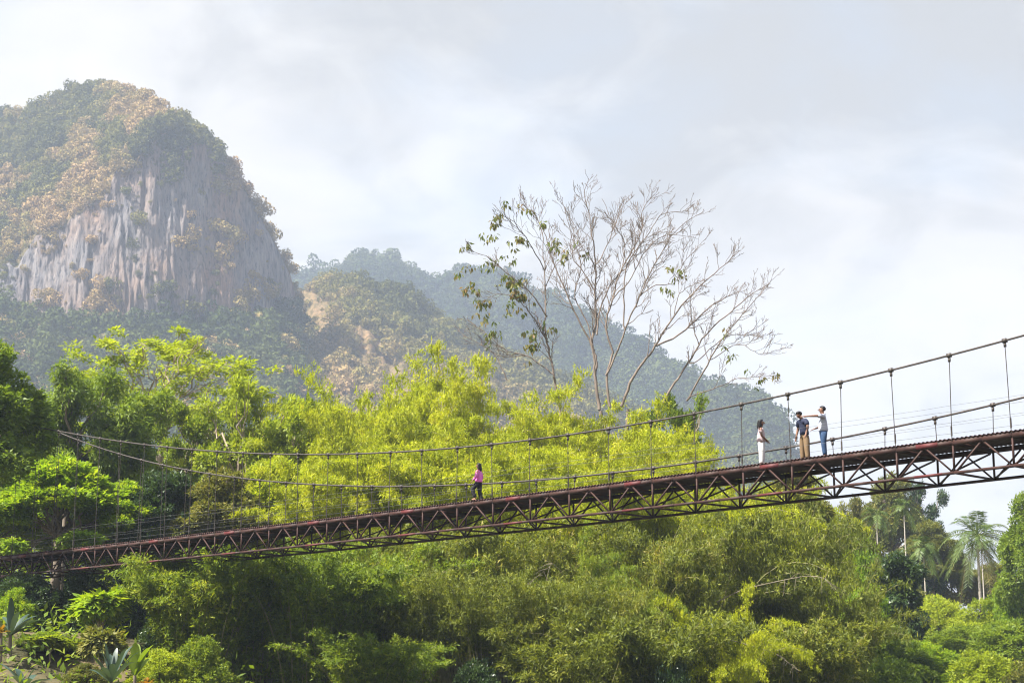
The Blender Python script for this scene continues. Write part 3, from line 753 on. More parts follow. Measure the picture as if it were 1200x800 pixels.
# woman in pink walking away to the left
s_p = s_of(561, 1.0)
person('woman in bright pink long sleeved top and black trousers walking along the deck', s_p, 1.0, along + .45, 1.58, dict(
    el=(.02, .22, 1.14), er=(-.05, -.22, 1.14), wl=(.17, .20, .98), wr=(.06, -.23, .92), hl=(.0, .085, .91), kl=(.24, .085, .60), al=(.10, .09, .22), kr=(.0, -.085, .50), ar=(-.10, -.09, .075)),
    dict(fem=True, top='pink', sleeve='long', legs='black', wide=1.1, shoes='sole', hem=-.05), 'long')
# ------------------------------------------------------------------ plants

def curve(a, b_, sag, g, n=7, wob=.06):
    """a wavering limb from a to b, bowed by sag"""
    t = np.linspace(0, 1, n)[:, None]; a, b_ = np.asarray(a, float), np.asarray(b_, float)
    L_ = np.linalg.norm(b_ - a)
    p = a + (b_ - a) * t + np.array([0, 0, 1.]) * sag * L_ * 4 * t * (1 - t)
    w_ = g.normal(size=(n, 3)) * wob * L_ * (t * (1 - t)) * 2
    return p + w_

def clump_leaves(b, C, g, per, rad, ll, lw, up=.3, out=.5, droop=0., tone=(0, 1), centre=None, flat=1.):
    """leaf clumps round the points C"""
    n = len(C)
    d = unit(g.normal(size=(n, per, 3)))
    off = d * (g.random((n, per, 1)) ** .5) * rad * np.array([1, 1, flat])
    P = C[:, None] + off
    o_ = np.zeros((n, 1, 3)) if centre is None else unit(C - centre)[:, None]
    ax_ = unit(off) * .6 + o_ * out + g.normal(size=P.shape) * .45 + np.array([0, 0, -droop])
    nn = np.array([0, 0, 1.]) * (.6 + up) + o_ * .35 + g.normal(size=P.shape) * .5
    ct = np.clip(g.normal(.5, .2, (n, 1)) + .16 * g.normal(size=(n, per)), 0, 1)
    r_ = tone[0] + (tone[1] - tone[0]) * ct
    l = ll * (.65 + .7 * g.random(n * per))
    b.leaves(P.reshape(-1, 3), ax_.reshape(-1, 3), nn.reshape(-1, 3), l, lw / ll * l, r_.ravel())

def lobes_points(lobes, n, g, shell=.55, gap=.25, gs=.9):
    lo = np.array(lobes, float)
    wgt = (lo[:, 3] * lo[:, 4] * lo[:, 5]) ** .75
    k = g.choice(len(lo), n, p=wgt / wgt.sum())
    d = unit(g.normal(size=(n, 3)))
    rr = (shell + (1 - shell) * g.random(n)[:, None] ** .6)
    rr = rr * (1 + .18 * vn(d[:, 0:1] * 2.3 + k[:, None] * 5, d[:, 1:2] * 2.3, d[:, 2:3] * 2.3))
    P = lo[k, :3] + d * rr * lo[k, 3:6]
    keep = vn(P[:, 0] * gs, P[:, 1] * gs, P[:, 2] * gs) > -1 + 2 * gap * (.55 + .45 * g.random(n))
    return P[keep], k[keep]

def crown_tree(name, seed, lobes, nclump, per, rad, ll, lw, leaf, bark='bark', trunk_h=3.5, trunk_r=.22, lean=(0, 0), up=.3, out=.5, droop=0., shell=.55, gap=.25, gs=.9, twigs=60, flat=1., limb_r=.09):
    """a 10 m prototype: returns (trunk mesh builder, crown mesh builder)"""
    g = np.random.default_rng(seed)
    P, k = lobes_points(lobes, nclump, g, shell, gap, gs)
    lo = np.array(lobes, float)
    fork = np.array([lean[0] * .5, lean[1] * .5, trunk_h])
    bt = MB()
    tp = np.concatenate([[(0, 0, -30), (0.1, 0, -15), (0, .1, -7)], curve((0, 0, -1.5), fork, 0, g, 8, .03)])
    bt.tube(tp, np.linspace(trunk_r * 1.5, trunk_r * .8, 11), 8)
    for l_ in (lo if len(lo) < 60 else lo[::5]):
        st_ = fork + np.array([0, 0, -g.random() * trunk_h * .25])
        c = curve(st_, l_[:3] + np.array([0, 0, l_[5] * .3]), .05, g, 9, .09)
        bt.tube(c, np.linspace(limb_r * 1.2, limb_r * .3, 9), 6)
        for _ in range(3):
            e = l_[:3] + unit(g.normal(size=3) + np.array([0, 0, .4])) * l_[3:6] * .8
            q_ = c[4 + g.integers(0, 4)]
            bt.tube(curve(q_, e, .04, g, 6, .1), np.linspace(limb_r * .5, .012, 6), 5)
    for t_ in g.choice(len(P), min(twigs, len(P)), replace=False):
        l_ = lo[k[t_]]
        q_ = l_[:3] + (P[t_] - l_[:3]) * .25 - np.array([0, 0, .15 * l_[5]])
        bt.tube(curve(q_, P[t_], .03, g, 5, .1), np.linspace(limb_r * .28, .008, 5), 4)
    bc = MB()
    cen = lo[:, :3].mean(0) - np.array([0, 0, .6])
    clump_leaves(bc, P, g, per, rad, ll, lw, up, out, droop, centre=cen, flat=flat)
    return bt, bc

def bamboo_clump(seed, n_culm=34, H=11., spread=1.0, arch=.38, per=11, n_node=20, ll=.30, lw=.05, branch=1.0, t0=.3, spray=1.):
    g = np.random.default_rng(seed)
    bt, bc = MB(), MB()
    BP, BA = [], []
    for c in range(n_culm):
        a = g.random() * 2 * np.pi; r0 = spread * math.sqrt(g.random())
        base = np.array([math.cos(a) * r0, math.sin(a) * r0, -.6])
        a2 = a + g.normal() * .7
        o_ = np.array([math.cos(a2), math.sin(a2), 0])
        Lc = H * (.70 + .32 * g.random()); ar = arch * (.35 + 1.1 * g.random()); le = .08 + .14 * g.random()
        t = np.linspace(0, 1, 14)[:, None]
        p = base + o_ * Lc * (le * t + ar * t ** 2.6) + np.array([0, 0, 1.]) * Lc * (t - ar * .55 * t ** 4.2) + g.normal(size=3) * .03 * t * Lc * .5
        bt.tube(p, np.linspace(.05, .010, 14), 5, g.random())
        tt = t0 + (1 - t0) * np.sort(g.random(n_node)) ** .8
        for q in tt:
            x = q * 13; j = min(int(x), 12); pt = p[j] + (p[j + 1] - p[j]) * (x - j)
            tg = unit(p[j + 1] - p[j])
            for _ in range(2):
                an = g.random() * 2 * np.pi
                dv = unit(np.array([math.cos(an), math.sin(an), .25]) + tg * .5)
                bl = branch * (.35 + 1.0 * g.random()) * (1.2 - .42 * q)
                BP.append(pt); BA.append(dv * bl)
    BP, BA = np.array(BP), np.array(BA)
    n = len(BP)
    tl = g.random((n, per)) ** .7
    bl = np.linalg.norm(BA, axis=1)[:, None]
    P = BP[:, None] + BA[:, None] * tl[..., None] + np.array([0, 0, -1.]) * (.28 * tl ** 2 * bl)[..., None] + g.normal(size=(n, per, 3)) * .09 * spray
    ax_ = unit(BA)[:, None] * .6 + g.normal(size=P.shape) * .6 + np.array([0, 0, -.28])
    nn = g.normal(size=P.shape) * .5 + np.array([0, 0, 1.])
    tone = np.clip(.5 + .2 * g.normal(size=(n, 1)) + .15 * g.normal(size=(n, per)) + .25 * vn(BP[:, 0] * .5, BP[:, 1] * .5, BP[:, 2] * .5)[:, None], 0, 1)
    l = ll * (.6 + .8 * g.random(n * per))
    bc.leaves(P.reshape(-1, 3), ax_.reshape(-1, 3), nn.reshape(-1, 3), l, l * lw / ll, tone.ravel())
    for k in g.choice(n, min(n, 260), replace=False):
        t = np.linspace(0, 1, 4)[:, None]
        bt.tube(BP[k] + BA[k] * t - np.array([0, 0, 1.]) * .28 * t ** 2 * bl[k], np.linspace(.010, .004, 4), 3, .6)
    return bt, bc

PROTO = {}
def proto(key, fn, names, mats):
    """build the two meshes of a kind once; the first thing placed uses them, the rest copy them"""
    bt, bc = fn()
    ms = []
    for bld, nm, mt in ((bt, names[0], mats[0]), (bc, names[1], mats[1])):
        o = bld.build(nm, M[mt], smooth=(bld is bt)); ms.append(o)
    vs = np.concatenate(bc.v)
    PROTO[key] = dict(o=ms, used=False, low=np.percentile(vs[:, 2], 3), top=np.percentile(vs[:, 2], 99.6), wid=np.percentile(np.hypot(vs[:, 0], vs[:, 1]), 96))
COUNT = {}
def plant(name, key, px_, top, Y, hw, label, cat, group=None, leaf=None, bark=None, base=None, rz=None, bot=None):
    """plant a copy: its top at a photo row, its half width in photo pixels, standing on the ground at distance Y"""
    pr = PROTO[key]
    z_t = float(zof(top, Y)); x = float(xof(px_, Y, z_t * .6 + 2))
    zb_ = float(terrain(x, Y)) if base is None else base
    sz = (z_t - zb_) / pr['top'] if bot is None else (z_t - float(zof(bot, Y))) / (pr['top'] - pr['low'])
    lift = (z_t - zb_) / sz - pr['top']
    sw = hw / F * Y / pr['wid'] if hw else sz
    COUNT[key] = COUNT.get(key, 0) + 1
    if rz is None: rz = COUNT[key] * 2.39996
    root = thing(name, (x, Y, zb_), label, cat, group, rz, (sw, sw, sz))
    for k, o in enumerate(pr['o']):
        c = o if not pr['used'] else o.copy()
        if pr['used']: COL.objects.link(c)
        c.parent = root; c.location = (0, 0, lift)
        mt = (bark, leaf)[k]
        if mt:
            c.material_slots[0].link = 'OBJECT'; c.material_slots[0].material = M[mt]
    pr['used'] = True
    return root

# kinds -------------------------------------------------------------
TR = ('trunk', 'crown')
def L_dome(g, n, r, z0, z1, rr, flat=.8):
    o = []
    for k in range(n):
        a = k * 2.4 + g.random(); q = r * math.sqrt((k + .4) / n)
        o.append((math.cos(a) * q, math.sin(a) * q, z1 - (z1 - z0) * (q / r) ** 1.6 * (.7 + .5 * g.random()) - rr * flat * .6, rr * (.8 + .5 * g.random()), rr * (.8 + .5 * g.random()), rr * flat * (.8 + .4 * g.random())))
    return o
g0 = np.random.default_rng(11)
proto('broad', lambda: crown_tree('b', 21, L_dome(g0, 13, 3.3, 3.4, 9.6, 1.35), 2500, 16, .30, .30, .14, 'dark', trunk_h=3.2), TR, ('darkbark', 'dark'))
proto('broad2', lambda: crown_tree('b', 22, L_dome(g0, 15, 3.0, 2.6, 9.5, 1.2, 1.0), 2400, 16, .30, .28, .13, 'mid', trunk_h=3.0, gap=.3), TR, ('bark', 'mid'))
proto('tuft', lambda: crown_tree('t', 23, L_dome(g0, 26, 3.8, 2.2, 9.6, .95, .9), 1500, 22, .34, .36, .15, 'bright', trunk_h=2.6, shell=.75, gap=.2, up=.8, out=.6, flat=.7), TR, ('bark', 'bright'))
proto('ash', lambda: crown_tree('a', 24, [(g0.normal() * 1.5, g0.normal() * 1.5, 2.6 + k * .36, .95, .95, 1.25) for k in range(19)], 2100, 15, .36, .34, .09, 'mid', trunk_h=5, trunk_r=.15, droop=.7, gap=.32, gs=.7, shell=.4), TR, ('bark', 'mid'))
def legume():
    g = np.random.default_rng(31)
    lo = []
    for k in range(150):
        a = g.random() * 2 * np.pi; q = 4.4 * math.sqrt(g.random())
        lo.append((math.cos(a) * q, math.sin(a) * q, 9.3 - .10 * q * q * (.5 + .6 * g.random()) - 4.6 * g.random() ** 1.4 + .8 * math.sin(a * 2 + q) + .5 * math.sin(a * 5), .34, .34, .20))
    return crown_tree('l', 31, lo, 900, 13, .27, .24, .10, 'legume', trunk_h=4.2, trunk_r=.16, up=.6, out=.2, shell=.25, gap=.22, flat=.6, limb_r=.045)
proto('legume', legume, TR, ('palebark', 'legume'))
def airy():
    g = np.random.default_rng(32)
    lo = [(g.normal() * 1.7, g.normal() * 1.7, 3.4 + 5.6 * g.random(), .85, .85, .7) for k in range(24)]
    return crown_tree('y', 33, lo, 1350, 15, .34, .30, .12, 'legume', trunk_h=3.8, trunk_r=.14, gap=.36, gs=.8, shell=.3, twigs=160)
proto('airy', airy, TR, ('palebark', 'legume'))
def shrub(seed, n=16, gap=.15, ll=.26, lw=.11):
    g = np.random.default_rng(seed)
    lo = L_dome(g, n, 4.2, 1.5, 9.2, 1.7, 1.1) + L_dome(g, 8, 4.6, 1.0, 4.0, 1.5, 1.0)
    return crown_tree('s', seed, lo, 2000, 15, .42, ll * 1.6, lw * 1.6, 'mid', trunk_h=1.5, trunk_r=.2, shell=.6, gap=gap + .12, gs=.8, twigs=60)
proto('shrub', lambda: shrub(41), ('stem', 'foliage'), ('darkbark', 'mid'))
proto('shrub2', lambda: shrub(42, 22, .22, .22, .12), ('stem', 'foliage'), ('darkbark', 'mid'))
proto('column', lambda: crown_tree('c', 43, [(g0.normal() * .5, g0.normal() * .5, .8 + k * .55, 1.5 - .035 * k, 1.5 - .035 * k, .9) for k in range(17)], 1700, 16, .34, .36, .2, 'dark', trunk_h=8, trunk_r=.25, droop=.8, shell=.75, gap=.2), TR, ('darkbark', 'dark'))
BB = ('culms', 'foliage')
proto('bam1', lambda: bamboo_clump(51, 42, 17, 1.6, .58, per=28, n_node=38, ll=.29, lw=.085, branch=1.6, t0=.25), BB, ('culm', 'bamboo'))
proto('bam2', lambda: bamboo_clump(52, 44, 17, 1.9, .50, per=28, n_node=38, ll=.29, lw=.085, branch=1.6, t0=.22), BB, ('culm', 'bamboo'))
proto('bam3', lambda: bamboo_clump(53, 38, 17.5, 1.4, .68, per=28, n_node=38, ll=.29, lw=.085, branch=1.7, t0=.2), BB, ('culm', 'bamboo'))
proto('bam4', lambda: bamboo_clump(54, 50, 12, 1.6, .52, per=15, n_node=30, t0=.14, ll=.32, lw=.08, branch=1.3), BB, ('culm', 'bamboo_shaded'))
proto('bam6', lambda: bamboo_clump(56, 70, 11, 2.4, .24, per=13, n_node=18, t0=.52, ll=.30, lw=.08, branch=1.2), BB, ('culm', 'bamboo_shaded'))
proto('bam5', lambda: bamboo_clump(55, 50, 9, 1.9, .34, per=16, n_node=30, t0=.08, ll=.30, lw=.085, branch=1.2), BB, ('culm', 'bamboo_green'))

# bamboo: the bright plumes above the bridge, back to front ---------------------------
GB = 'bright bamboo clumps behind the bridge'
for key, x, tp, Y, hw, lab in (
    ('bam1', 345, 490, 118, 131, 'thin yellow green bamboo clump left of the tallest plumes, under the cliff'),
    ('bam2', 395, 448, 120, 140, 'bamboo clump with feathery tips against the tan spur'),
    ('bam3', 455, 444, 123, 148, 'bright bamboo plume between the tan spur and the central plumes'),
    ('bam1', 515, 433, 121, 148, 'tallest bright bamboo plume behind the walker in pink'),
    ('bam2', 565, 436, 124, 140, 'bright bamboo plume just left of the leafless trees'),
    ('bam3', 615, 460, 119, 140, 'bamboo clump below the leafy left bough of the bare trees'),
    ('bam1', 668, 472, 122, 140, 'bamboo clump hiding the foot of the central bare tree'),
    ('bam2', 722, 492, 116, 131, 'bamboo clump between the bare trees and the near cable'),
    ('bam3', 842, 514, 121, 122, 'bamboo clump left of the woman in white'),
    ('bam1', 880, 542, 118, 105, 'bamboo clump behind the woman in white'),
    ('bam3', 430, 498, 106, 140, 'second row bamboo clump over the low part of the far cable'),
    ('bam1', 490, 506, 104, 140, 'second row bamboo clump left of the walker in pink'),
    ('bam1', 545, 500, 105, 140, 'second row bamboo clump straight behind the walker in pink'),
    ('bam2', 605, 516, 103, 140, 'second row bamboo clump right of the walker in pink'),
    ('bam3', 668, 525, 102, 140, 'second row bamboo clump at the middle of the deck'),
    ('bam2', 728, 532, 104, 131, 'second row bamboo clump where both cables draw level'),
    ('bam1', 790, 540, 103, 131, 'second row bamboo clump below the dark green tree'),
    ('bam2', 372, 525, 103, 122, 'second row bamboo clump with yellowing tips at the left'),
    ('bam3', 850, 552, 106, 122, 'second row bamboo clump left of the standing people'),
):
    plant('bamboo_clump', key, x, tp, Y, hw, lab, 'bamboo', GB, leaf='bamboo')
GB2 = 'bamboo clumps on the bank below the bridge'
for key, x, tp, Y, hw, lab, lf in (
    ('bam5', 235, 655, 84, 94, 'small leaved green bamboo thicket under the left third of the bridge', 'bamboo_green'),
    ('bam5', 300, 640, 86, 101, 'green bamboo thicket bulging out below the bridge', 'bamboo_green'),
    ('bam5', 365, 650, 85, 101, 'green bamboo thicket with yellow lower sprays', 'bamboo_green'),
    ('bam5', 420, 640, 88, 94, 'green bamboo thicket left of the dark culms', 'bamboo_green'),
    ('bam6', 480, 628, 94, 94, 'shaded bamboo clump with bare culms showing', 'bamboo_shaded'),
    ('bam6', 545, 620, 96, 101, 'shaded olive bamboo clump under the walker in pink', 'bamboo_shaded'),
    ('bam6', 612, 615, 95, 101, 'shaded olive bamboo clump at the middle of the picture', 'bamboo_shaded'),
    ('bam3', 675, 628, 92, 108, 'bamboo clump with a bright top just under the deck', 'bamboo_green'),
    ('bam4', 745, 612, 95, 108, 'drooping olive bamboo clump under the bridge', 'bamboo_shaded'),
    ('bam4', 820, 600, 99, 114, 'broad drooping olive bamboo clump below the woman in white', 'bamboo_shaded'),
    ('bam4', 890, 585, 103, 114, 'tall olive bamboo clump below the standing men', 'bamboo_shaded'),
    ('bam4', 928, 592, 108, 82, 'rightmost tall bamboo clump, its edge curving down to the bank', 'bamboo_shaded'),
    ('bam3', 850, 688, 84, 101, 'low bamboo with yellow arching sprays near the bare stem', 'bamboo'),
    ('bam4', 980, 665, 100, 94, 'dark low bamboo at the right foot of the thicket', 'bamboo_shaded'),
    ('bam5', 760, 715, 84, 108, 'low dull bamboo thicket at the bottom edge', 'bamboo_shaded'),
    ('bam6', 505, 668, 87, 75, 'bamboo clump with many bare upright culms at the lower left of centre', 'bamboo_shaded'),
    ('bam6', 565, 672, 86, 75, 'dark gap toothed bamboo culms at the lower middle', 'bamboo_shaded'),
    ('bam6', 630, 675, 86, 75, 'bare bamboo culms under the slanting bare stem', 'bamboo_shaded'),
    ('bam6', 700, 680, 86, 75, 'yellowish bare culms right of the slanting bare stem', 'bamboo_shaded'),
    ('bam5', 680, 735, 83, 101, 'low brownish bamboo thicket at the bottom centre', 'bamboo_shaded'),
    ('bam5', 930, 728, 92, 101, 'low dark bamboo thicket under the bare arching stem', 'bamboo_shaded'),
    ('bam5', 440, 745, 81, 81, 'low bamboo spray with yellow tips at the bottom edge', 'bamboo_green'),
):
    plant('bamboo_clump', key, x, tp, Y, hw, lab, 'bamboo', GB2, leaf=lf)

# trees ------------------------------------------------------------------------------
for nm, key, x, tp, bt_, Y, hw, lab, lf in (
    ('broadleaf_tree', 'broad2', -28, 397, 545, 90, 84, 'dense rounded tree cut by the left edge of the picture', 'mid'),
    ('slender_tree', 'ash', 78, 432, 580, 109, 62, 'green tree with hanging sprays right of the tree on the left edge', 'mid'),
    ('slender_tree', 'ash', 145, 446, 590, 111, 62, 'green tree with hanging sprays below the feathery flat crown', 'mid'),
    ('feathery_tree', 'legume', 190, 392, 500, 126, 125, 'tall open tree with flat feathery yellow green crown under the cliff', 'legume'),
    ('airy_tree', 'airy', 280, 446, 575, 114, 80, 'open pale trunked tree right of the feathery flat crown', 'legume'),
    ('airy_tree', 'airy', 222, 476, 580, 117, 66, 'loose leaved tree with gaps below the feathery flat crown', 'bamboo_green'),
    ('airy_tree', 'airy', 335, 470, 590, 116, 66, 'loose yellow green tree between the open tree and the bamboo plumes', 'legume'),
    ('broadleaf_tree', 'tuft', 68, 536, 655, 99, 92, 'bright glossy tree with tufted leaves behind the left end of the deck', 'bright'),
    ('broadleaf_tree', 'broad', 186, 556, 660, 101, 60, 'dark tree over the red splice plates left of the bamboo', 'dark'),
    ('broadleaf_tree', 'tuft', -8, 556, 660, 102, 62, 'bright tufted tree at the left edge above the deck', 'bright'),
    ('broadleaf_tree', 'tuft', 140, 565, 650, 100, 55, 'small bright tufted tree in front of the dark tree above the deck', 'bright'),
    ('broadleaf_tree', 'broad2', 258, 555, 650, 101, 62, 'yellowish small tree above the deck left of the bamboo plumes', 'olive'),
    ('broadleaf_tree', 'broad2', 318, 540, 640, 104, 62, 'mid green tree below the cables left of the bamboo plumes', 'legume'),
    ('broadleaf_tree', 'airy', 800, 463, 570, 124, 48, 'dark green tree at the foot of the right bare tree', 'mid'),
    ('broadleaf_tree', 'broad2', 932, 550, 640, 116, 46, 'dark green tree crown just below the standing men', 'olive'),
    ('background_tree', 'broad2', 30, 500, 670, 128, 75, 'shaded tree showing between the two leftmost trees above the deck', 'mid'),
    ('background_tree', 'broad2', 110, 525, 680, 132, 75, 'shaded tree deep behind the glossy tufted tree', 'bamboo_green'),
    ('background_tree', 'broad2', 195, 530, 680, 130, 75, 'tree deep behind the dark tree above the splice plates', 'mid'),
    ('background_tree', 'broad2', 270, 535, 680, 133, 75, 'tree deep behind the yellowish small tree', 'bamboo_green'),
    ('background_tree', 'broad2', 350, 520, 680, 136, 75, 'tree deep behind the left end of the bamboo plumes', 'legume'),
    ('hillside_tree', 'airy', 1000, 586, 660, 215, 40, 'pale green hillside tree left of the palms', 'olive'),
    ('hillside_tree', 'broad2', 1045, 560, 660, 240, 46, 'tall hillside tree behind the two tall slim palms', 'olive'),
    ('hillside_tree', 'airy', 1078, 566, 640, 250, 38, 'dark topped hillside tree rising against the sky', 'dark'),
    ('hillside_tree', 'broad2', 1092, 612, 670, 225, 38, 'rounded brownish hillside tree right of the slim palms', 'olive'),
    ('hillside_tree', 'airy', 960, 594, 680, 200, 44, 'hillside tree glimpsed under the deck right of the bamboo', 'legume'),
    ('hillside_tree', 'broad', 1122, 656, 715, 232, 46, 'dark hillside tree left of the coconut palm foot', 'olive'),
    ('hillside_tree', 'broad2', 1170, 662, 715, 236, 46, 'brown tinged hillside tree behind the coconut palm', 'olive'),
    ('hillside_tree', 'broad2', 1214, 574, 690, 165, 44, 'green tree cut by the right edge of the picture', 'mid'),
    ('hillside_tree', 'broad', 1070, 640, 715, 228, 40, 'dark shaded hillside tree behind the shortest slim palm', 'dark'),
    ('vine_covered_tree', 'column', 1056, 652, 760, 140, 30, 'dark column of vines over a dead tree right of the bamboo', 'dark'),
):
    plant(nm, key, x, tp, Y, hw, lab, 'tree', 'trees on the hillside' if 'hillside' in nm else 'trees behind the bridge', leaf=lf, bot=bt_)

# shrubs ---------------------------------------------------------------------------------
for key, x, tp, Y, hw, lab, lf in (
    ('shrub', 1010, 628, 155, 42, 'bright yellow green shrub at the right edge of the bamboo', 'bright'),
    ('shrub2', 1040, 660, 150, 38, 'yellowish shrub left of the vine column', 'olive'),
    ('shrub', 985, 650, 140, 40, 'lime shrub against the bamboo edge', 'legume'),
    ('shrub2', 1015, 690, 135, 40, 'green shrub below the lime shrub by the bamboo', 'bright'),
    ('shrub', 1040, 730, 128, 45, 'dark green shrub at the foot of the vine column', 'mid'),
    ('shrub2', 1100, 700, 175, 48, 'yellow green shrub in front of the shortest slim palm', 'legume'),
    ('shrub', 1150, 705, 170, 50, 'yellow green shrub in front of the coconut palm', 'legume'),
    ('shrub2', 1195, 672, 168, 48, 'green shrub below the tree on the right edge', 'bright'),
    ('shrub', 1125, 735, 145, 55, 'pale green shrub on the right slope', 'bamboo_green'),
    ('shrub2', 1180, 728, 140, 58, 'large green shrub at the right edge of the slope', 'mid'),
    ('shrub', 1085, 752, 130, 52, 'lime shrub low on the right slope', 'bright'),
    ('shrub2', 1150, 765, 120, 58, 'bright shrub in the bottom right corner', 'legume'),
    ('shrub', 1040, 775, 112, 50, 'dark shrub at the bottom edge right of the bamboo', 'mid'),
    ('shrub2', 1215, 768, 118, 50, 'olive shrub cut by the right edge', 'olive'),
    ('shrub', 1075, 690, 185, 40, 'dull shrub between the slim palms', 'olive'),
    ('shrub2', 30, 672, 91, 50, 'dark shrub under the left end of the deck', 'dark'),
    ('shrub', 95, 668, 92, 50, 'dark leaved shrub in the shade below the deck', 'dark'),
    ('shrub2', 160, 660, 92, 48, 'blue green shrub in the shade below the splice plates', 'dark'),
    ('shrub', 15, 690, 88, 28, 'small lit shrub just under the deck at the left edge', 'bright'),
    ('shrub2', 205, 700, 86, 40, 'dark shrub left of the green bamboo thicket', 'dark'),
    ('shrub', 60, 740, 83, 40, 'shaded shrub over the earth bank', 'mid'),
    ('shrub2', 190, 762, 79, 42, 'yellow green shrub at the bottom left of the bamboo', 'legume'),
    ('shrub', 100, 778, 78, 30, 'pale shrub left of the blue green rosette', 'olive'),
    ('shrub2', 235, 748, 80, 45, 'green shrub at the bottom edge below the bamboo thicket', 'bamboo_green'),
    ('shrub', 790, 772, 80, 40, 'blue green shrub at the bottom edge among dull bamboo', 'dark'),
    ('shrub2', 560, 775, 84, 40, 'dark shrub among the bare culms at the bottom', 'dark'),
):
    plant('shrub', key, x, tp, Y, hw, lab, 'shrub', 'shrubs on the banks', leaf=lf)

# undergrowth between everything
g = np.random.default_rng(77)
n = 9000
cc = 57 + 75 * g.random(n) ** 1.3; uu = -15 + 260 * g.random(n)
Pg = np.stack([AX[0] * cc + .7091 * uu, AX[1] * cc + .7050 * uu], 1)
k = np.abs(Pg[:, 0]) < Pg[:, 1] * .42; Pg = Pg[k]
hgt = (.3 + 1.5 * g.random(len(Pg)) ** 2)
C = np.stack([Pg[:, 0], Pg[:, 1], terrain(Pg[:, 0], Pg[:, 1]) + hgt * .6], 1)
b = MB(); clump_leaves(b, C, g, 16, .75, .42, .16, up=.4, out=.0, droop=.1)
tag(b.build('undergrowth', M['mid']), kind='stuff')
n = 9000
cc = 98 + 110 * g.random(n); uu = -90 + 400 * g.random(n)
Pg = np.stack([AX[0] * cc + .7091 * uu, AX[1] * cc + .7050 * uu], 1)
Pg = Pg[(np.abs(Pg[:, 0]) < Pg[:, 1] * .42) & (Pg[:, 0] < Pg[:, 1] * .10)]
hm = 2.5 + 3.5 * (vn(Pg[:, 0] * .1, Pg[:, 1] * .1, 3) + 1) / 2
C = np.stack([Pg[:, 0], Pg[:, 1], terrain(Pg[:, 0], Pg[:, 1]) + hm * g.random(len(Pg)) ** .6], 1)
b = MB(); clump_leaves(b, C, g, 18, .9, .5, .22, up=.4, out=.0, droop=.1)
tag(b.build('thicket', M['bamboo_green']), kind='stuff')

# palms ------------------------------------------------------------------------------------
def frond(g, a, el, Lf, droop, nl=26, ll=.75, lw=.09, fold=.5):
    b = MB()
    t = np.linspace(0, 1, 12)[:, None]
    o_ = np.array([math.cos(a), math.sin(a), 0]); up_ = np.array([0, 0, 1.])
    p = o_ * Lf * (math.cos(el) * t * (1 - .15 * droop * t * t)) + up_ * Lf * (math.sin(el) * t - droop * t ** 2.2)
    b.tube(p, np.linspace(.05, .012, 12) * Lf / 4, 4, .9)
    tl = np.linspace(.16, .99, nl); x = tl * 11; j = np.minimum(x.astype(int), 10); pt = p[j] + (p[j + 1] - p[j]) * (x - j)[:, None]
    tg = unit(p[j + 1] - p[j]); sd = unit(np.cross(tg, up_)); nn = np.cross(sd, tg)
    for s_ in (-1, 1):
        d = sd * s_ + tg * .55 + nn * .15 - up_ * fold * (.6 + .6 * g.random((nl, 1))) + g.normal(size=(nl, 3)) * .08
        l = ll * (1 - .55 * np.abs(tl - .42) * 1.3) * (.85 + .3 * g.random(nl))
        b.leaves(pt, d, nn + g.normal(size=pt.shape) * .2, l, lw, np.clip(.45 + .2 * g.normal(size=nl), 0, 1))
    return b

def palm(name, px_, crown_py, base_py, Y, label, nf, Lf, el0, el1, droop, seed, tr, group=None, spear=True, dry=0, ll=.75, bark='greybark', lean=0.):
    g = np.random.default_rng(seed)
    zc = float(zof(crown_py, Y)); x = float(xof(px_, Y, zc)); zg = float(terrain(x, Y)) - .3
    root = thing(name, (x, Y, zg), label, 'palm', group)
    b = MB(); h = zc - zg; t = np.linspace(0, 1, 14)
    pt = np.stack([lean * np.sin(t * 2.2) * h * .5, 0 * t, t * h], 1)
    b.tube(pt, tr * (1.25 - .5 * t + .5 * np.exp(-t * 14)), 8); b.build('trunk', M[bark], root, smooth=True)
    top_ = pt[-1]
    b = MB(); b.tube([top_ + (0, 0, -.9), top_ + (0, 0, -.3), top_ + (0, 0, .5)], [tr * .9, tr * 1.25, tr * .5], 8); b.build('crownshaft', M['palm'], root, smooth=True)
    for k in range(nf):
        q = k / (nf - 1)
        el = el0 + (el1 - el0) * q + g.normal() * .1
        f = frond(g, k * 2.39996 + g.normal() * .15, el, Lf * (.85 + .25 * g.random()), droop * (.75 + .5 * g.random()) * (1.15 - .45 * q), ll=ll)
        f.v = [v_ + top_ for v_ in f.v]
        o = f.build('frond', M['palmdry' if k < dry else 'palm'], root)
        if k < dry: o['label'] = 'drooping yellowed frond'
palm('coconut_palm', 1145, 628, 712, 195, 'coconut palm with wide drooping fronds against the pale sky', 32, 5.0, -.9, 1.3, .62, 1, .17, dry=4, ll=1.25)
GP = 'slim betel palms on the hillside'
palm('betel_palm', 1027, 603, 660, 195, 'slim palm farthest left, its crown just under the deck', 15, 2.3, -.6, 1.2, .75, 2, .085, GP, ll=.75)
palm('betel_palm', 1059, 594, 672, 200, 'tallest slim palm, its crown touching the deck line', 15, 2.3, -.6, 1.2, .75, 3, .085, GP, ll=.75)
palm('betel_palm', 1082, 640, 712, 185, 'slim palm with full pale trunk left of the coconut palm', 16, 2.3, -.8, 1.1, .8, 4, .085, GP, ll=.8)
palm('betel_palm', 1150, 640, 705, 215, 'small palm half hidden behind the coconut palm', 14, 2.6, -.6, 1.1, .7, 5, .09, GP, ll=.8)
palm('betel_palm', 1018, 655, 690, 180, 'low young palm among shrubs right of the bamboo', 9, 2.2, -.1, 1.2, .55, 6, .085, GP, ll=.8)

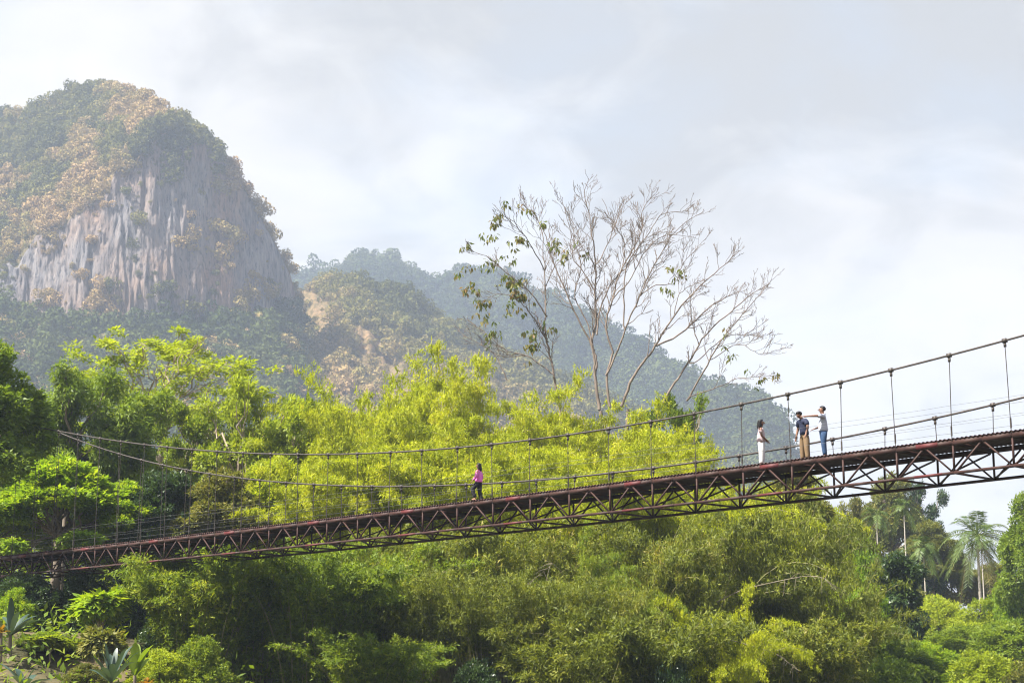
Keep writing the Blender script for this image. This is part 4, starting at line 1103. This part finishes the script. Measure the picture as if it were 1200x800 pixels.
# leafless trees -------------------------------------------------------------------------------
def bare_tree(label, Y, limbs, crop, leaves, seed, base_px, twl=1., side=()):
    g = np.random.default_rng(seed)
    def w(px_, py_, dy=0.): return np.array(at(500 + px_ / 2.76, 190 + py_ / 2.76, Y)) + np.array([0, dy, 0])
    bx = w(*base_px); zg = float(terrain(bx[0], Y)) - .4
    org = np.array([bx[0], Y, zg])
    root = thing('leafless_tree', org, label, 'tree', 'leafless trees above the bamboo')
    bt = MB(); tips = []; fine = MB()
    b = MB()
    tr = np.linspace(0, 1, 10)[:, None]
    trunk = org + (bx - org) * tr + g.normal(size=(10, 3)) * .06
    b.tube(trunk, np.linspace(.30, limbs[0][1] * .60, 10), 9)
    b.build('trunk', M['drybark'], root, org, True)
    def twigs(p, r, lev, length, lb):
        n = len(p)
        d = np.linalg.norm(np.diff(p, axis=0), axis=1); cum = np.concatenate([[0], np.cumsum(d)]); tot = cum[-1]
        m = max(2, int(tot * (1.85, 2.3, 2.2)[lev]))
        for q in np.sort(g.random(m)) * .72 + .28:
            s = q * tot; j = min(np.searchsorted(cum, s) - 1, n - 2); f = (s - cum[j]) / d[j]
            pt = p[j] + (p[j + 1] - p[j]) * f; tg = unit(p[j + 1] - p[j])
            rr = (r[j] + (r[j + 1] - r[j]) * f) * .62
            sd = unit(np.cross(tg, unit(g.normal(size=3) * np.array([.5, 1., .5]))))
            dv = unit(tg * .95 + sd * (.35 + .45 * g.random()) + np.array([0, 0, .12]))
            L_ = length * (.5 + .9 * g.random()) * (1.15 - .6 * q)
            k = 6; t = np.linspace(0, 1, k)[:, None]
            c = pt + dv * L_ * t + np.array([0, 0, 1.]) * L_ * .14 * t * t + np.cumsum(g.normal(size=(k, 3)) * .035 * L_, 0) * (t > 0)
            rad = np.linspace(max(min(rr, .035), .014), .009, k)
            lb.tube(c, rad, 5 if lev == 0 else 4)
            tips.append(c[-1])
            if lev < 2: twigs(c, rad, lev + 1, L_ * .52, lb)
    for k, (pl, r0, r1) in enumerate(limbs):
        pl = np.array(pl, float); dep = g.normal() * 1.6
        n = len(pl)
        base_z = np.array([w(x_, y_, dep * (i_ / (n - 1))) for i_, (x_, y_) in enumerate(pl)])
        # smooth resample
        t = np.linspace(0, n - 1, n * 4); j = np.minimum(t.astype(int), n - 2); f = (t - j)[:, None]
        pm = base_z[np.maximum(j - 1, 0)]; p0 = base_z[j]; p1 = base_z[j + 1]; p2 = base_z[np.minimum(j + 2, n - 1)]
        c = .5 * (2 * p0 + (p1 - pm) * f + (2 * pm - 5 * p0 + 4 * p1 - p2) * f ** 2 + (3 * p0 - 3 * p1 + p2 - pm) * f ** 3)
        c = c + g.normal(size=c.shape) * .03
        rad = np.linspace(r0 * .56, min(r1, .014), len(c))
        lb = MB(); lb.tube(c, rad, 7)
        twigs(c, rad, 0, twl * (1.9 + .2 * g.random()), lb)
        lb.build('limb', M['drybark'], root, org, True)
    if leaves:
        lb = MB(); tips = np.array(tips)
        for (x_, y_, rad, n_) in leaves:
            c0 = w(x_, y_)
            # leaf bunches hang from the twig tips nearest to each bunch of the photo
            dd = np.linalg.norm((tips - c0) * np.array([1, .25, 1]), axis=1); o_ = np.argsort(dd)[:max(2, int(n_ / 10))]
            C = np.concatenate([tips[o_], c0 + g.normal(size=(max(1, int(n_ / 12)), 3)) * rad * .45])
            clump_leaves(lb, C, g, 7, .26, .34, .15, up=0, out=0, droop=1.4)
        lb.build('foliage', M['brownleaf'], root, org)
    return root
bare_tree('tall leafless tree with several upright pale stems above the bamboo', 122, [
    ([(560, 800), (545, 700), (550, 640), (536, 590), (548, 500), (545, 420), (550, 330), (540, 240), (530, 160), (513, 80), (527, 28)], .22, .02),
    ([(545, 680), (535, 600), (490, 505), (440, 395), (400, 300), (375, 210), (300, 120)], .15, .02),
    ([(550, 560), (560, 480), (590, 400), (630, 340), (640, 250), (600, 170), (570, 100)], .11, .015),
    ([(590, 790), (582, 690), (600, 620), (580, 530), (602, 440), (630, 345), (690, 240), (700, 150), (740, 100)], .18, .02),
    ([(582, 690), (622, 600), (650, 520), (692, 430), (740, 330), (805, 230), (880, 180)], .14, .018),
    ([(640, 545), (638, 420), (650, 330), (720, 230), (760, 170), (850, 160)], .10, .015),
    ([(536, 590), (520, 520), (480, 430), (500, 330), (470, 230), (430, 90)], .10, .015),
    ([(690, 430), (740, 400), (800, 395), (830, 330), (900, 260)], .07, .012),
    ([(545, 420), (510, 360), (470, 300), (490, 240), (450, 150)], .08, .012),
    ([(602, 440), (660, 380), (700, 300), (770, 250), (870, 265)], .08, .012),
    ([(550, 330), (590, 250), (620, 170), (650, 110)], .07, .012),
], 0, [(510, 285, 1.2, 24), (440, 310, 1.2, 24)], 61, (570, 800))
bare_tree('leaning right hand leafless tree with long ascending limbs', 119, [
    ([(630, 790), (660, 710), (700, 650), (740, 595), (800, 500), (880, 410), (950, 350), (1005, 300)], .20, .02),
    ([(740, 595), (830, 545), (920, 460), (990, 420), (1050, 395)], .12, .015),
    ([(765, 775), (800, 720), (845, 650), (900, 560), (985, 480), (1060, 420), (1112, 388)], .16, .015),
    ([(840, 775), (890, 690), (950, 580), (1020, 500), (1105, 400)], .13, .015),
    ([(845, 760), (920, 740), (1000, 712), (1112, 708)], .08, .012),
    ([(845, 650), (880, 640), (960, 570), (1030, 560), (1095, 520)], .08, .012),
    ([(920, 640), (1000, 600), (1060, 640), (1125, 635)], .06, .010),
    ([(800, 500), (815, 430), (870, 400), (900, 390)], .06, .010),
], 0, [(960, 560, .8, 8), (1010, 660, .8, 8), (1060, 730, .8, 7), (780, 420, .8, 12), (770, 350, .8, 10), (1110, 710, .6, 6), (830, 360, .6, 6)], 62, (650, 800), .8)
bare_tree('half leafless tree with drooping olive brown leaves at the left', 117, [
    ([(440, 860), (425, 760), (405, 650), (390, 580), (385, 500), (386, 400), (380, 290), (372, 200), (330, 120)], .17, .02),
    ([(412, 690), (330, 625), (255, 600), (180, 535), (120, 490)], .08, .012),
    ([(388, 500), (340, 430), (265, 370), (205, 325), (132, 300)], .09, .014),
    ([(390, 580), (340, 500), (300, 460), (240, 440), (180, 470)], .08, .012),
    ([(383, 350), (330, 270), (280, 220), (215, 190)], .07, .012),
    ([(260, 705), (232, 640), (200, 600), (120, 560)], .07, .010),
    ([(386, 400), (420, 330), (470, 300), (500, 290)], .06, .010),
], 0, [(118, 380, .9, 44), (150, 305, .9, 40), (185, 350, 1.0, 44), (205, 245, 1.0, 40), (225, 195, .9, 34), (255, 160, .7, 18), (310, 120, .6, 12),
       (180, 480, 1.2, 70), (270, 455, 1.3, 90), (220, 515, 1.2, 70), (300, 470, 1.1, 60), (330, 595, 1.0, 50), (340, 560, .9, 36), (280, 400, 1.0, 50), (240, 390, .9, 40),
       (290, 300, 1.0, 40), (270, 260, .9, 30), (420, 255, .9, 26), (455, 290, .9, 26), (375, 190, .6, 12), (400, 530, .7, 20), (160, 380, .7, 20)], 63, (440, 860), .75)

# plants of the shaded bank, bottom left -----------------------------------------------------
def rosette(name, px_, py_, Y, label, cat, n, Ll, wl, mat, seed, el=(.5, 1.45), droop=.25, stem=0.):
    g = np.random.default_rng(seed)
    p0 = np.array(at(px_, py_, Y)); zg = float(terrain(p0[0], Y))
    root = thing(name, (p0[0], Y, min(zg, p0[2])), label, cat)
    h = max(p0[2] - zg, 0) + stem
    b = MB(); b.tube([(0, 0, -.3), (0.03, 0, h * .5), (0, 0, h + .05)], [.12, .09, .07], 7); b.build('stem', M['bark'], root, smooth=True)
    for k in range(n):
        a = k * 2.4 + g.normal() * .2; e = el[0] + (el[1] - el[0]) * g.random(); l = Ll * (.7 + .5 * g.random())
        t = np.linspace(0, 1, 9); o_ = np.array([math.cos(a), math.sin(a), 0]); sd = np.array([-math.sin(a), math.cos(a), 0])
        mid = o_[None] * (l * math.cos(e) * t)[:, None] + np.array([0, 0, 1.])[None] * (l * (math.sin(e) * t - droop * t ** 2.5))[:, None] + np.array([0, 0, h])
        ww = wl * np.sin(np.pi * np.clip(t * .92 + .06, 0, 1)) ** .7 * .5
        lft = mid + sd * ww[:, None] + np.array([0, 0, 1.]) * (ww * .35)[:, None]; rgt = mid - sd * ww[:, None] + np.array([0, 0, 1.]) * (ww * .35)[:, None]
        v = np.stack([lft, mid, rgt], 1).reshape(-1, 3); q = []
        for i_ in range(8):
            for s_ in (0, 1): q.append((i_ * 3 + s_, i_ * 3 + s_ + 1, i_ * 3 + s_ + 4, i_ * 3 + s_ + 3))
        b = MB(); b.add(v, q, np.clip(.5 + .25 * g.normal(), 0, 1)); b.build('leaf', M[mat], root, smooth=True)
rosette('sword_leaf_plant', 130, 800, 76, 'blue green rosette of sword leaves at the bottom left', 'plant', 16, 2.1, .26, 'bluegreen', 71)
rosette('sword_leaf_plant', 12, 745, 80, 'tall rosette of blue green leaves at the left edge', 'plant', 14, 2.0, .28, 'bluegreen', 72)
rosette('sword_leaf_plant', 28, 806, 75, 'pale wide leaved rosette in the bottom left corner', 'plant', 12, 1.7, .34, 'bluegreen', 73, el=(.2, 1.2))
rosette('banana_plant', 158, 792, 77, 'young banana plant with upright green leaves beside the rosette', 'plant', 7, 1.9, .40, 'mid', 74, el=(.9, 1.45))
rosette('croton_bush', 1, 742, 79, 'small bush with orange leaves at the left edge', 'shrub', 18, .5, .16, 'orange', 75, el=(.3, 1.4))
rosette('croton_bush', 172, 803, 76, 'small bush with orange yellow leaves right of the rosette', 'shrub', 18, .45, .16, 'orange', 76, el=(.3, 1.4))
PROTO_p = crown_tree('p', 81, [(math.cos(k * 2.4) * 1.9, math.sin(k * 2.4) * 1.9, 6.5 + 2.4 * ((k * 37) % 10) / 10, .9, .9, .6) for k in range(11)], 240, 12, .55, 1.15, .62, 'bright', trunk_h=4.5, trunk_r=.12, up=.6, droop=.6, shell=.5, gap=.1, twigs=70)
proto('biglv', lambda: PROTO_p, TR, ('palebark', 'bright'))
plant('large_leaved_sapling', 'biglv', 118, 690, 83, 34, 'sunlit sapling with large bright leaves in the dark below the deck', 'tree', None, leaf='bright')
plant('large_leaved_sapling', 'biglv', 122, 735, 79, 26, 'smaller sapling with pale large leaves above the blue green rosette', 'tree', None, leaf='olive')
plant('large_leaved_sapling', 'biglv', 60, 745, 81, 24, 'sapling with lit leaves over the dry earth', 'tree', None, leaf='legume')

# dry stems --------------------------------------------------------------------------------
def dry_stem(label, pts, Y, r, seed):
    g = np.random.default_rng(seed)
    P = np.array([at(x, y, Y + dy) for x, y, dy in pts])
    t = np.linspace(0, len(P) - 1, len(P) * 4); j = np.minimum(t.astype(int), len(P) - 2); f = (t - j)[:, None]
    c = P[j] + (P[j + 1] - P[j]) * f
    for _ in range(2): c[1:-1] = (c[:-2] + 2 * c[1:-1] + c[2:]) / 4
    org = c[0].copy()
    b = MB(); b.tube(c, np.linspace(r, r * .3, len(c)), 6)
    o = b.build('bare_bamboo_stem', M['deadculm'], None, org, True); o.location = org
    tag(o, label, 'bamboo stem', 'bare arching bamboo stems')
    b = MB()
    for k in range(14):
        i_ = g.integers(len(c) // 3, len(c)); d = unit(g.normal(size=3) + np.array([0, 0, -.5])) * (.3 + .7 * g.random())
        b.tube([c[i_], c[i_] + d * .5, c[i_] + d + (0, 0, -.15)], [.014, .010, .006], 4)
    b.build('side_shoots', M['deadculm'], o, org)
dry_stem('pale bare stem arching over the dark bamboo at the right', [(840, 705, 3), (870, 690, 2), (915, 680, 0), (945, 674, -.5), (965, 676, -1), (980, 688, -1)], 90, .034, 91)
dry_stem('bare drooping stem with side shoots low on the right', [(800, 740, 4), (840, 745, 2), (880, 756, 1), (910, 765, 0), (935, 785, -1)], 83, .028, 92)
dry_stem('bare stem slanting through the middle of the thicket', [(590, 705, 4), (610, 690, 2), (630, 675, 0), (648, 660, -1)], 88, .026, 93)
